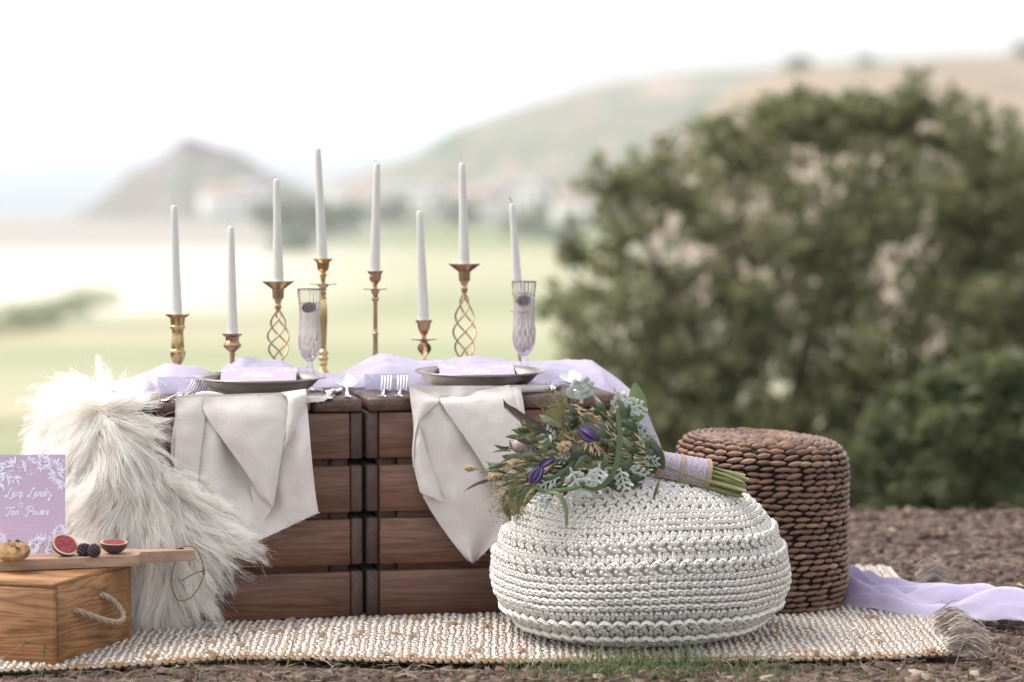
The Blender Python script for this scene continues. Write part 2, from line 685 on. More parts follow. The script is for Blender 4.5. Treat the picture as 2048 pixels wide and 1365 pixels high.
def bush(name, lobes, n, size, material, base, label, cat, group=None, stems=6, bark=None, fill=0.35):
    root = empty(name, base, label, cat, group)
    cs = [P(px, py, Y) for px, py, Y, r in lobes]
    rs_ = [(r, r * 0.9, r * 0.85) for px, py, Y, r in lobes]
    a = Acc()
    sub_c, sub_r = [], []
    for c, q in zip(cs, rs_):                     # break every lobe into loose clumps
        for i in range(18):
            d = rng.normal(size=3)
            d /= np.linalg.norm(d)
            sub_c.append(c + d * np.array(q) * rng.uniform(.35, 1.22))
            w = q[0] * rng.uniform(.13, .34)
            sub_r.append((w, w * rng.uniform(.7, 1.1), w * rng.uniform(.6, 1.0)))
    leaf_cloud(a, sub_c, sub_r, int(n * .78), size, fill=fill)
    leaf_cloud(a, cs, [tuple(np.array(q) * .86) for q in rs_], int(n * .22), size, fill=.8)
    put('crown', a, material, root, smooth_shade=False)
    t = Acc()
    for i in range(stems):
        c = cs[(i * 3) % len(cs)]
        b0 = np.asarray(base) + A3(random.uniform(-.3, .3), random.uniform(-.2, .2), -0.05)
        mid = lerp(b0, c, 0.5) + A3(random.uniform(-.15, .15), random.uniform(-.1, .1), 0.1)
        path = catmull([b0, mid, c], 6)
        t.add(*tube(path, np.linspace(0.05, 0.012, len(path)), 6))
    put('trunk', t, bark, root)
    return root


def far_tree(px, D, zb, h, w, material, bark, label, group, name='tree'):
    b0 = A3((px - CX) / FPX * D, D, zb)
    root = empty(name, b0, label, 'tree', group)
    a = Acc()
    cs, rr = [], []
    for i in range(7):
        cs.append(b0 + A3(random.uniform(-.45, .45) * w, random.uniform(-.3, .3) * w, h * random.uniform(0.4, 0.85)))
        q = w * random.uniform(0.28, 0.45)
        rr.append((q, q, q * 0.8))
    leaf_cloud(a, cs, rr, 420, w * 0.09)
    put('crown', a, material, root, smooth_shade=False)
    t = Acc()
    t.add(*tube([b0 - A3(0, 0, .3), b0 + A3(0, 0, h * .3), b0 + A3(w * .05, 0, h * .65)], [w * .06, w * .045, w * .02], 6))
    put('trunk', t, bark, root)
    return root


def house(px, D, zb, w, h, d, yaw, wall_m, roof_m, win_m, label):
    b0 = A3((px - CX) / FPX * D, D, zb)
    root = empty('house', b0, label, 'house', 'white houses of the far village', rotz=yaw)
    a = box(Acc(), -w / 2, w / 2, -d / 2, d / 2, -2.0, h, 0.05)
    put('wall', a, wall_m, root, local=True, smooth_shade=False)
    r = Acc()
    rv = [(-w / 2 - .3, -d / 2 - .3, h), (w / 2 + .3, -d / 2 - .3, h), (w / 2 + .3, d / 2 + .3, h), (-w / 2 - .3, d / 2 + .3, h), (-w / 2 - .3, 0, h + d * .42), (w / 2 + .3, 0, h + d * .42)]
    r.add(np.array(rv) + A3(0, 0, 0.02), [np.array([[0, 1, 5, 4], [2, 3, 4, 5], [3, 2, 1, 0]]), np.array([[0, 4, 3], [1, 2, 5]])])
    put('roof', r, roof_m, root, local=True, smooth_shade=False)
    for i in range(max(2, int(w // 3.5))):
        for zz in ([1.2] if h < 4.5 else [1.2, 3.9]):
            x = -w / 2 + (i + 0.5) * w / max(2, int(w // 3.5))
            q = box(Acc(), x - .5, x + .5, -d / 2 - .06, -d / 2 + .05, zz, zz + 1.3, 0.02)
            put('window', q, win_m, root, local=True, smooth_shade=False)


def build_far():
    M['bark'] = simple('tree_bark', (0.10, 0.075, 0.055), (0.06, 0.045, 0.035), 0.9, scale=20)
    M['leaf_far'] = leafy('far_foliage', (0.045, 0.075, 0.035), (0.09, 0.12, 0.05), 0.3)
    M['leaf_hedge'] = leafy('hedge_foliage', (0.28, 0.33, 0.17), (0.38, 0.42, 0.24), 0.4)
    M['leaf_bush'] = leafy('bush_foliage', (0.080, 0.104, 0.040), (0.32, 0.315, 0.155), 0.5, 0.75)
    M['leaf_bush2'] = leafy('young_foliage', (0.060, 0.082, 0.028), (0.17, 0.185, 0.075), 0.45, 0.5)
    # the bush behind the stool: lobes given as image column, row, depth and radius in metres
    lobes = [(1215, 350, 19.6, .16), (1270, 390, 19.8, .30), (1185, 500, 19.9, .28), (1120, 600, 19.9, .12), (1330, 360, 20, .30), (1420, 310, 20.2, .36), (1500, 275, 20.1, .36), (1590, 275, 20.4, .38),
             (1700, 290, 20.4, .42), (1820, 230, 20.4, .26), (1835, 185, 20.4, .15), (1832, 160, 20.4, .10), (1795, 215, 20.4, .2), (1900, 235, 20.4, .22), (1720, 225, 20.4, .2), (1640, 225, 20.3, .18), (1590, 205, 20.3, .12), (1660, 245, 20.3, .22), (1760, 250, 20.3, .2), (1540, 225, 20.2, .16), (1900, 300, 20.3, .38), (1985, 340, 20.1, .3), (1400, 480, 19.7, .45), (1550, 450, 19.8, .5),
             (1700, 460, 19.9, .5), (1860, 460, 20, .5), (2000, 470, 20.1, .5), (2150, 420, 20.2, .55), (2300, 520, 20.2, .6), (1170, 640, 19.9, .28), (1280, 620, 19.7, .45), (1420, 650, 19.6, .5),
             (1580, 640, 19.6, .5), (1750, 640, 19.7, .5), (1920, 640, 19.8, .5), (2100, 620, 20, .6), (1160, 740, 19.9, .22), (1250, 780, 19.8, .45), (1400, 820, 19.6, .5), (1560, 820, 19.6, .5), (1720, 820, 19.6, .5),
             (1880, 820, 19.7, .5), (2060, 800, 19.9, .6), (1200, 900, 19.9, .34), (1330, 950, 19.6, .45), (1300, 860, 19.3, .38), (1450, 900, 19.3, .42), (1620, 900, 19.3, .42), (1400, 1000, 19.3, .4), (1580, 1010, 19.3, .4), (1500, 980, 19.6, .5), (1680, 980, 19.6, .5), (1860, 980, 19.6, .5), (2060, 960, 19.9, .6), (2250, 800, 20.2, .7), (1960, 410, 20.2, .34), (2060, 330, 20.4, .28)]
    bush('bush', lobes, 74000, 0.029, M['leaf_bush'], A3(1.75, 20.0, -1.5), 'tall dark green bush filling the view behind the stool', 'bush', bark=M['bark'], stems=10)
    low = [(1960, 760, 14.6, .14), (1900, 800, 14.5, .2), (2010, 790, 14.5, .26), (1830, 870, 14.4, .2), (1740, 930, 14.4, .17), (1930, 900, 14.3, .28), (2080, 880, 14.4, .3), (1650, 990, 14.4, .13), (1840, 980, 14.3, .22), (1980, 1000, 14.3, .28), (2120, 1000, 14.4, .3), (1710, 1020, 14.3, .16)]
    bush('low_bush', low, 26000, 0.022, M['leaf_bush2'], A3(2.0, 14.5, -0.72), 'lower lighter green bush in front of the tall one', 'bush', bark=M['bark'], stems=5)
    wm = simple('white_render', (0.80, 0.79, 0.77), (0.72, 0.70, 0.68), 0.9, scale=0.5)
    rm = simple('slate_roof', (0.40, 0.38, 0.38), (0.30, 0.28, 0.28), 0.8, scale=1.0)
    rm2 = simple('tile_roof', (0.45, 0.34, 0.28), (0.38, 0.28, 0.23), 0.8, scale=1.0)
    wi = simple('window_dark', (0.05, 0.06, 0.07), (0.04, 0.05, 0.06), 0.2, scale=1.0)
    hs = [(452, 930, 11, 5.5, 7, 'wide white house at the foot of the headland'), (505, 960, 9, 5, 7, 'white house just right of the wide headland house'),
          (690, 900, 7, 5, 6, 'small white house between the tall candle and its neighbour'), (738, 880, 9, 6, 7, 'bright white house behind the fifth candle'),
          (812, 870, 10, 6, 7, 'broad white house left of the short sixth candle'), (868, 860, 8, 5, 6, 'white house just right of the short sixth candle'),
          (950, 860, 12, 6, 8, 'largest white house of the village, right of the seventh candle'), (1000, 905, 8, 6, 7, 'white house left of the black-wicked candle'),
          (1075, 900, 9, 5, 7, 'white house right of the black-wicked candle'), (1150, 840, 9, 5, 7, 'white house at the edge of the bush')]
    for i, (px, D, w, h, d, lb) in enumerate(hs):
        house(px, D + 95, -29.5 + 1.6 * (i % 3), w * 1.35, h * 1.25, d, random.uniform(-.5, .5), wm, rm if i % 3 else rm2, wi, lb)
    ts = [(575, 900, 8, 12), (610, 880, 9, 12), (655, 870, 10, 13), (705, 930, 7, 8), (780, 950, 8, 9), (905, 940, 8, 10), (985, 960, 7, 9), (1040, 850, 6, 8), (1110, 950, 9, 12), (540, 990, 6, 8), (1130, 820, 6, 9), (590, 760, 5, 8)]
    for px, D, h, w in ts:
        far_tree(px, D, -30.2, h, w, M['leaf_far'], M['bark'], 'dark green tree among the white village houses', 'trees among the village houses')
    for px, D, h, w in [(-30, 470, 3.0, 6), (25, 480, 3.4, 6), (80, 495, 2.8, 6), (135, 520, 2.4, 6), (190, 545, 2.0, 6)]:
        far_tree(px, D, -30.2, h, w, M['leaf_hedge'], M['bark'], 'green hedge tree at the field edge by the sand', 'hedge trees at the field edge')
    for px, py, D, h, w, lb in [(1588, 136, 640, 2.2, 4.6, 'dark round tree on the ridge above the bush'), (1724, 127, 640, 1.8, 3.2, 'smaller dark tree on the ridge above the bush'),
                                (2046, 112, 640, 3.6, 4.0, 'dark tree on the ridge at the top right edge')]:
        z = CAM_H + (242 - py) / FPX * D - 1.0
        far_tree(px, D, z, h, w, M['leaf_far'], M['bark'], lb, 'ridge trees')


def build_haze():
    m = bpy.data.materials.new('haze_air')
    m.use_nodes = True
    nt = m.node_tree
    nt.nodes.remove(nt.nodes['Principled BSDF'])
    pv = nt.nodes.new('ShaderNodeVolumePrincipled')
    pv.inputs['Color'].default_value = (0.93, 0.955, 1.0, 1)
    pv.inputs['Density'].default_value = HAZE
    pv.inputs['Anisotropy'].default_value = 0.35
    nt.links.new(pv.outputs[0], nt.nodes['Material Output'].inputs['Volume'])
    a = Acc()
    x0, x1, y0, y1, z0, z1 = -4700, 4700, -300, 9200, -33.5, 40
    v = [(x, y, z) for x in (x0, x1) for y in (y0, y1) for z in (z0, z1)]
    a.add(v, np.array([[0, 1, 3, 2], [4, 6, 7, 5], [0, 4, 5, 1], [2, 3, 7, 6], [0, 2, 6, 4], [1, 5, 7, 3]]))
    put('haze', a, m, smooth_shade=False, kind='stuff', label='thin pale sea haze over the whole valley')


HAZE = 0.00022
build_ground()
build_valley()
build_sea()
build_hills()
build_far()
build_haze()

# ================================================================== MATERIALS OF THE THINGS
M['crate'] = wood('stained_pine', (0.105, 0.043, 0.025), (0.175, 0.079, 0.047), (0.24, 0.118, 0.072), (2.2, 30, 30), 0.55, 0.3, 5.0, 0.45)
M['crate_end'] = wood('stained_end_grain', (0.058, 0.033, 0.028), (0.085, 0.048, 0.040), (0.11, 0.066, 0.054), (26, 4, 26), 0.6, 0.25, 4.0, 0.4)
M['crate_top'] = wood('stained_top_board', (0.060, 0.030, 0.023), (0.10, 0.052, 0.040), (0.135, 0.078, 0.06), (28, 2.5, 28), 0.42, 0.2, 5.0, 0.3)
M['oak'] = wood('honey_pine', (0.15, 0.058, 0.020), (0.35, 0.165, 0.066), (0.44, 0.235, 0.105), (1.6, 1.6, 22), 0.6, 0.4, 10.0, 0.15)
M['board'] = wood('cutting_board_beech', (0.27, 0.165, 0.105), (0.38, 0.245, 0.165), (0.46, 0.31, 0.22), (2.5, 22, 22), 0.6, 0.2, 4.0, 0.1)
M['brass'] = simple('aged_brass', (0.58, 0.44, 0.22), (0.40, 0.28, 0.13), 0.22, 1.0, scale=60, bstr=0.05, bdist=0.0005)
M['copper'] = simple('coppery_brass', (0.47, 0.325, 0.19), (0.31, 0.195, 0.11), 0.25, 1.0, scale=60, bstr=0.05, bdist=0.0005)
M['wax'] = simple('ivory_wax', (0.585, 0.57, 0.525), (0.53, 0.52, 0.48), 0.45, scale=25, sss=0.15)
M['wick'] = simple('white_wick', (0.62, 0.60, 0.55), (0.5, 0.48, 0.44), 0.9)
M['wick_burnt_hole_shade'] = simple('burnt_wick_and_hole_shade', (0.02, 0.018, 0.016), (0.03, 0.026, 0.024), 0.9)
M['pewter'] = simple('dull_pewter', (0.42, 0.38, 0.355), (0.29, 0.255, 0.24), 0.34, 1.0, scale=9, bstr=0.05, bdist=0.002, stretch=(1, 1, 8))
M['silver'] = simple('bright_silver', (0.86, 0.85, 0.85), (0.78, 0.77, 0.78), 0.09, 1.0, scale=40)
M['linen'] = simple('oatmeal_linen', (0.64, 0.585, 0.56), (0.575, 0.525, 0.50), 0.95, scale=260, bstr=0.25, bdist=0.0008, sheen=0.2, detail=2)
M['pink_card'] = simple('pink_card', (0.52, 0.40, 0.535), (0.49, 0.375, 0.515), 0.75, scale=80)
M['menu_card'] = simple('pale_pink_card', (0.40, 0.325, 0.405), (0.375, 0.30, 0.38), 0.75, scale=80)
M['white_ink'] = simple('white_ink', (0.80, 0.78, 0.90), (0.77, 0.75, 0.88), 0.8, scale=60)
M['faint_ink'] = simple('faint_ink', (0.70, 0.57, 0.72), (0.68, 0.55, 0.70), 0.8, scale=60)
M['rope'] = simple('hemp_rope', (0.42, 0.33, 0.26), (0.28, 0.21, 0.16), 0.95, scale=160, bstr=0.4, bdist=0.001)
M['twine'] = simple('brown_twine', (0.26, 0.18, 0.125), (0.16, 0.11, 0.08), 0.95, scale=160)


def thin_cloth(name, c0, c1, trans, see, scale=8.0):
    m, nt, b, new = mat(name)
    n = tex_noise(nt, scale, 3, 0.5, coords(nt))
    col = ramp(nt, n, [(0.3, c0), (0.7, c1)])
    nt.links.new(col, b.inputs['Base Color'])
    b.inputs['Roughness'].default_value = 0.85
    b.inputs['Sheen Weight'].default_value = 0.2
    bump(nt, b, tex_noise(nt, 22, 4, 0.6, coords(nt, (1.0, 0.45, 1.0)), 1.2), 0.5, 0.006)
    tr = new('ShaderNodeBsdfTranslucent')
    nt.links.new(col, tr.inputs[0])
    tp = new('ShaderNodeBsdfTransparent')
    mx, mx2 = new('ShaderNodeMixShader'), new('ShaderNodeMixShader')
    mx.inputs[0].default_value = trans
    mx2.inputs[0].default_value = see
    nt.links.new(b.outputs[0], mx.inputs[1])
    nt.links.new(tr.outputs[0], mx.inputs[2])
    nt.links.new(mx.outputs[0], mx2.inputs[1])
    nt.links.new(tp.outputs[0], mx2.inputs[2])
    nt.links.new(mx2.outputs[0], nt.nodes['Material Output'].inputs[0])
    return m


M['chiffon'] = thin_cloth('lavender_chiffon', (0.67, 0.61, 0.81), (0.74, 0.685, 0.86), 0.45, 0.08)
M['vellum'] = thin_cloth('lavender_vellum', (0.70, 0.66, 0.82), (0.67, 0.63, 0.80), 0.3, 0.25)


def glass_mat(name, col, ior=1.5, rough=0.0, scale=0.0):
    m, nt, b, new = mat(name)
    b.inputs['Base Color'].default_value = (*col, 1)
    b.inputs['Transmission Weight'].default_value = 1.0
    b.inputs['IOR'].default_value = ior
    b.inputs['Roughness'].default_value = rough
    if scale:
        n = tex_noise(nt, scale, 2, 0.5, coords(nt))
        bump(nt, b, n, 0.2, 0.0006)
    return m


M['crystal'] = glass_mat('cut_crystal', (0.985, 0.985, 0.99), 1.5, 0.0, 120)
M['fizz'], _nt, _b, _new = mat('pale_violet_fizz')   # clear drink, a little milky with bubbles
_b.inputs['Base Color'].default_value = (0.84, 0.78, 0.86, 1)
_b.inputs['Roughness'].default_value = 0.2
_tr, _tp, _m1, _m2 = _new('ShaderNodeBsdfTranslucent'), _new('ShaderNodeBsdfTransparent'), _new('ShaderNodeMixShader'), _new('ShaderNodeMixShader')
_tr.inputs[0].default_value = (0.86, 0.80, 0.87, 1)
_tp.inputs[0].default_value = (0.96, 0.93, 0.97, 1)
_nt.links.new(ramp(_nt, tex_noise(_nt, 70, 2, 0.5, coords(_nt, (1, 1, 0.35))), [(0.35, (0.24, 0.24, 0.24)), (0.7, (0.40, 0.40, 0.40))]), _m2.inputs[0])
_m1.inputs[0].default_value = 0.7
_nt.links.new(_b.outputs[0], _m1.inputs[1])
_nt.links.new(_tr.outputs[0], _m1.inputs[2])
_nt.links.new(_tp.outputs[0], _m2.inputs[1])
_nt.links.new(_m1.outputs[0], _m2.inputs[2])
_nt.links.new(_m2.outputs[0], _nt.nodes['Material Output'].inputs[0])
M['berry'] = simple('blackberry', (0.022, 0.012, 0.020), (0.045, 0.018, 0.035), 0.28, scale=200)


# ================================================================== RUG
def build_rug():
    m_back = simple('jute_backing', (0.46, 0.37, 0.29), (0.54, 0.45, 0.37), 1.0, scale=60, bstr=0.3)
    m, nt, b, new = mat('jute_and_cotton_loops')
    col = ramp(nt, attr(nt), [(0.0, (0.72, 0.65, 0.59)), (0.5, (0.66, 0.57, 0.49)), (0.75, (0.54, 0.39, 0.27)), (1.0, (0.46, 0.28, 0.15))])
    n = tex_noise(nt, 300, 3, 0.6, coords(nt))
    col = mixc(nt, math_n(nt, 'MULTIPLY', n, 0.25), col, (0.42, 0.33, 0.25))
    nt.links.new(col, b.inputs['Base Color'])
    b.inputs['Roughness'].default_value = 1.0
    bump(nt, b, n, 0.5, 0.001)
    root = empty('jute_rug', (0, 7.1, 0), 'cream and tan woven jute rug lying under everything', 'rug')

    def edge_front(x):
        return G(CX + x * FPX / 6.55, interp(CX + x * FPX / 6.55, [-400, 0, 250, 450, 700, 1000, 1400, 1700, 1940], [1362, 1352, 1338, 1324, 1328, 1333, 1331, 1326, 1316]), 0)[1]

    def edge_back(x):
        return 7.92 - 0.03 * x

    def rz(x, y):
        hump = 0.016 * math.exp(-((x + 0.18) / 0.33) ** 2 - ((y - 6.84) / 0.16) ** 2)
        return 0.008 + hump + 0.004 * mnoise.noise(Vector((x * 3, y * 3, 8))) + 0.003
    # backing sheet
    xs = np.linspace(-1.55, 0.925, 90)
    top, bot = [], []
    for t in np.linspace(0, 1, 36):
        row = []
        for x in xs:
            y = lerp(edge_front(x), edge_back(x), t)
            row.append(A3(x, y, rz(x, y) + 0.0008))
        top.append(row)
    a = Acc()
    sheet(a, top, thick=-0.008, tdir=A3(0, 0, 1))
    put('backing', a, m_back, root)
    # loops
    w = Acc()
    px = 0.0150
    cols = int(2.47 / px)
    fr = np.random.default_rng(5)
    for i in range(cols):
        x = -1.54 + i * px
        cream = fr.random() < 0.35
        yf, yb = edge_front(x), edge_back(x)
        y = yf + 0.004
        k = 0
        while y < yb - 0.01:
            step = 0.021 * fr.uniform(0.85, 1.15)
            far = y > 7.45
            if far and x < 0.55:
                break
            jit = fr.normal() * 0.0016
            edge = k == 0
            tn = fr.beta(1.4, 3.2) * (0.35 if cream else 0.7)
            if edge:
                tn = min(1, 0.55 + 0.4 * fr.random())
            if fr.random() < 0.006:
                tn = 0.95
            sx = px * (0.56 + 0.10 * fr.random())
            sy = step * 0.66
            sz = 0.0046 * fr.uniform(0.85, 1.2) * (0.8 if cream else 1.05)
            z = rz(x, y)
            if edge:
                sz *= 1.1
            skew = 0.25 * (1 if i % 2 else -1)
            bead(w, A3(x + jit, y, z + 0.001), A3(sx, sx * skew, 0), A3(-sy * skew * 0.4, sy, sy * 0.25), A3(0, 0, sz), tn, BEAD_LO)
            y += step
            k += 1
    put('weave', w, m, root, kind='stuff')
    # knotty burrs of fibre lying on the loops
    bu = Acc()
    for i in range(70):
        x = fr.uniform(-1.2, 0.9)
        y = lerp(edge_front(x), 7.3, fr.random() ** 1.6)
        s = fr.uniform(0.005, 0.010)
        c = A3(x, y, rz(x, y) + 0.008)
        for q in range(5):
            o = fr.normal(size=3) * s * 0.5
            bead(bu, c + o * A3(1, 1, .4), A3(s * .7, 0, 0), A3(0, s * .7, 0), A3(0, 0, s * .5), fr.uniform(0.75, 1), BEAD_LO)
    put('fibre_knots', bu, m, root, kind='stuff')
    # corner tassels
    tm = leafy('tassel_fibre', (0.24, 0.195, 0.165), (0.46, 0.40, 0.35), 0.1, 0.9)
    for (qx, qy, ang, L, n, spread) in [(1910, 1300, -20, 0.058, 520, .022), (1845, 1168, 20, 0.05, 260, .018), (1880, 1262, 10, 0.05, 260, .016)]:
        b0 = G(qx, qy, 0.02)
        t = Acc()
        for i in range(n):
            o = fr.normal(size=3) * A3(.010, spread * .7, .013) + A3(0, 0, 0.016)
            st = b0 + o
            st[2] = max(0.012, st[2])
            an = R(ang + fr.normal() * 13)
            d = A3(math.cos(an), math.sin(an) * .7 - 0.2, 0.26 + fr.normal() * .10)
            pts = [st, st + d * L * .5 + A3(0, 0, .006), st + d * L * fr.uniform(.8, 1.1) * A3(1, 1, .1)]
            pts = catmull(pts, 3)
            pts[:, 2] = np.maximum(pts[:, 2], 0.008)
            t.add(*ribbon(pts, np.linspace(.0022, .0012, len(pts)), norm(fr.normal(size=3))), fr.random())
        put('tassel', t, tm, root)
    return rz


rug_z = build_rug()


# ================================================================== CRATES
def build_crate(name, label):
    """local frame: x along the front, y into depth, z up"""
    L, D, H = 0.566, 0.55, TOP - RUGZ
    root = empty(name, (0, 0, 0), label, 'crate', 'stained wooden crates forming the table')
    bt, st, sh, gap = 0.030, 0.028, 0.1005, 0.0155
    r2 = random.Random(3)
    for k in range(4):
        z0 = k * (sh + gap) + 0.002
        z1 = z0 + sh
        for side, nm in ((0, 'front_slat'), (1, 'back_slat')):
            y0, y1 = (0.004 - 0.003 * r2.random(), 0.024) if side == 0 else (D - 0.024, D - 0.003)
            put(nm, box(Acc(), st + 0.0015, L - st - 0.0015, y0, y1, z0 + r2.uniform(-.001, .001), z1 + r2.uniform(-.001, .001), 0.0025), M['crate'], root, local=True, smooth_shade=False)
        for x0 in (0.001, L - st):
            put('side_slat', box(Acc(), x0, x0 + st - 0.001, 0.006 + r2.uniform(0, .003), D - 0.006, z0 - 0.0005, z1 + 0.0008, 0.0035), M['crate_end'], root, local=True, smooth_shade=False)
    for x0 in (st + 0.002, L - st - 0.042):
        for y0 in (0.027, D - 0.067):
            put('corner_post', box(Acc(), x0, x0 + 0.040, y0, y0 + 0.040, 0.004, H - bt - 0.002, 0.003), M['crate_end'], root, local=True, smooth_shade=False)
    put('gap_tone_board', box(Acc(), st + 0.045, L - st - 0.045, 0.032, 0.040, 0.01, H - bt - 0.004, 0.002), M['crate'], root, local=True, smooth_shade=False)  # added board close behind the slats, keeps the gaps dark brown instead of black
    n = 5
    w = L / n
    for i in range(n):
        g = 0.0022
        put('top_board', box(Acc(), i * w + g, (i + 1) * w - g, -0.006 + r2.uniform(-.003, .004), D + 0.004, H - bt, H + r2.uniform(-.0015, .0005), 0.0055), M['crate_top'], root, local=True, smooth_shade=False)
    return root


def copy_tree(o, parent=None):
    c = o.copy()
    C.objects.link(c)
    c.parent = parent
    for ch in list(o.children):
        copy_tree(ch, c)
    return c


crate_a = build_crate('wooden_crate', 'dark stained slatted crate under the plate beside the sheepskin')
crate_a.location = T(0, 0, RUGZ)
crate_a.rotation_euler = (0, 0, YAW)
crate_b = copy_tree(crate_a)
crate_b.location = T(0.573, 0.002, RUGZ)
crate_b['label'] = 'dark stained slatted crate behind the white pouf and the bouquet'


# ================================================================== TABLE RUNNER (lavender chiffon)
def build_runner():
    ridge_px = [225, 250, 290, 335, 390, 428, 445, 480, 520, 560, 600, 640, 690, 725, 765, 800, 835, 880, 930, 990, 1050, 1110, 1170, 1215, 1245]
    ridge_py = [800, 775, 752, 735, 738, 757, 748, 719, 726, 726, 752, 757, 755, 736, 715, 719, 730, 727, 728, 727, 732, 730, 728, 733, 745]
    us, hs = [], []
    for a_, b_ in zip(ridge_px, ridge_py):
        p, u = TP(a_, 0.33)
        us.append(u)
        hs.append(max(0.004, P(a_, b_, p[1])[2] - TOP))
    vf_u = [0.0, 0.03, 0.09, 0.13, 0.22, 0.3, 0.45, 0.55, 0.72, 0.9, 1.0, 1.14]
    vf_v = [0.06, 0.035, 0.045, 0.19, 0.205, 0.24, 0.25, 0.21, 0.22, 0.25, 0.20, 0.17]
    r = np.random.default_rng(2)
    NC = 64
    rows = []
    end_u = 1.150
    nu = 230
    for i in range(nu):
        u = lerp(us[0] - 0.01, end_u, i / (nu - 1))
        h = interp(u, us, hs)
        vf = interp(u, vf_u, vf_v) + 0.012 * mnoise.noise(Vector((u * 14, 0, 0)))
        vb = 0.52 + 0.02 * mnoise.noise(Vector((u * 9, 5, 0)))
        row = []
        for j in range(NC):
            s = j / (NC - 1)
            v = lerp(vf, vb, s)
            vr = 0.33
            if v < vr:
                t = (v - vf) / max(.02, vr - vf)
                pr = math.sin(0.5 * math.pi * min(1, max(0, t))) ** 0.75
            else:
                t = (vb - v) / (vb - vr)
                pr = smooth(max(0, t)) ** 0.8
            fold = 0.011 * mnoise.noise(Vector((u * 11 + v * 9, v * 20 - u * 5, 2))) + 0.007 * (0.5 - abs(mnoise.noise(Vector((u * 17 - v * 12, v * 24 + u * 9, 4)))))
            z = TOP + 0.004 + h * pr + abs(fold) * (0.35 + pr)
            row.append(T(u, v + 0.3 * fold, z))
        rows.append(row)
    # over the table's right end, down to the ground and away along the grass
    path = [T(1.150, .335, TOP + .045), A3(.262, 7.53, .475), A3(.292, 7.52, .40), A3(.325, 7.51, .28), A3(.345, 7.52, .15), A3(.385, 7.56, .05), A3(.47, 7.60, .028), A3(.60, 7.57, .026), A3(.72, 7.44, .022),
            A3(.79, 7.27, .022), A3(.88, 7.15, .026), A3(1.01, 7.06, .028), A3(1.13, 6.99, .032), A3(1.22, 6.94, .032), A3(1.34, 6.89, .034), A3(1.50, 6.84, .03)]
    hw = [.17, .165, .16, .15, .14, .12, .09, .06, .05, .052, .055, .062, .066, .042, .068, .07]
    cp = catmull(path, 14)
    hwi = np.interp(np.linspace(0, len(path) - 1, len(cp)), range(len(path)), hw)
    last = np.array(rows[-1])
    tg = np.gradient(cp, axis=0)
    for i in range(1, len(cp)):
        t = norm(tg[i])
        blend = smooth(i / 34)
        side_a = TV
        side_b = norm(np.cross(A3(0, 0, 1), A3(t[0], t[1], 0) + 1e-6))
        g = smooth((i - 46) / 26)                        # 1 once on the ground
        side = norm(lerp(side_a, side_b, g))
        if np.dot(side, side_a) < 0 and g < 0.5:
            side = -side
        nrm = norm(lerp(norm(np.cross(t, side)) * (1 if np.cross(t, side)[0] > 0 else -1), A3(0, 0, 1), g))
        row = []
        for j in range(NC):
            s = j / (NC - 1) * 2 - 1
            ww = hwi[i]
            fold = (0.016 + .030 * g) * mnoise.noise(Vector((s * 3.2, i * (0.036 + .010 * g), 7))) + 0.007 * mnoise.noise(Vector((s * 8, i * 0.13, 1))) + g * 0.008 * mnoise.noise(Vector((s * 7 + i * .09, i * .10 - s * 3, 21))) + g * 0.014 * (0.4 - abs(mnoise.noise(Vector((s * 5 + i * .03, i * 0.07 - s, 11)))))
            arch = g * (0.050 + 0.026 * mnoise.noise(Vector((i * .045, 0, 3)))) * (1 - abs(s) ** 2.2)
            q = cp[i] + side * s * ww * (1 + 0.16 * mnoise.noise(Vector((i * .07, s, 0)))) + nrm * (fold * (0.45 + .9 * g) + arch)
            if g > 0.3:
                q[2] = max(q[2] - 0.018 * g, 0.012 + 0.004 * (1 - abs(s)))
            if i < 34:
                q = lerp(last[j] + (cp[i] - cp[0]), q, blend)
            row.append(q)
        rows.append(row)
    a = sheet(Acc(), rows)
    put('table_runner', a, M['chiffon'], label='rumpled lavender chiffon runner along the table and trailing over the ground', cat='cloth')


build_runner()


# ================================================================== CANDLESTICKS AND CANDLES
def stick_frame(px, v):
    p, u = TP(px, v)
    return p


def at_rows(base, rows):
    """turn (radius px, image row) into (r, z above the table) at the candlestick's depth"""
    out = []
    k = base[1] / FPX
    for r, py in rows:
        out.append((r * k, P(CX, py, base[1])[2] - TOP))
    return out


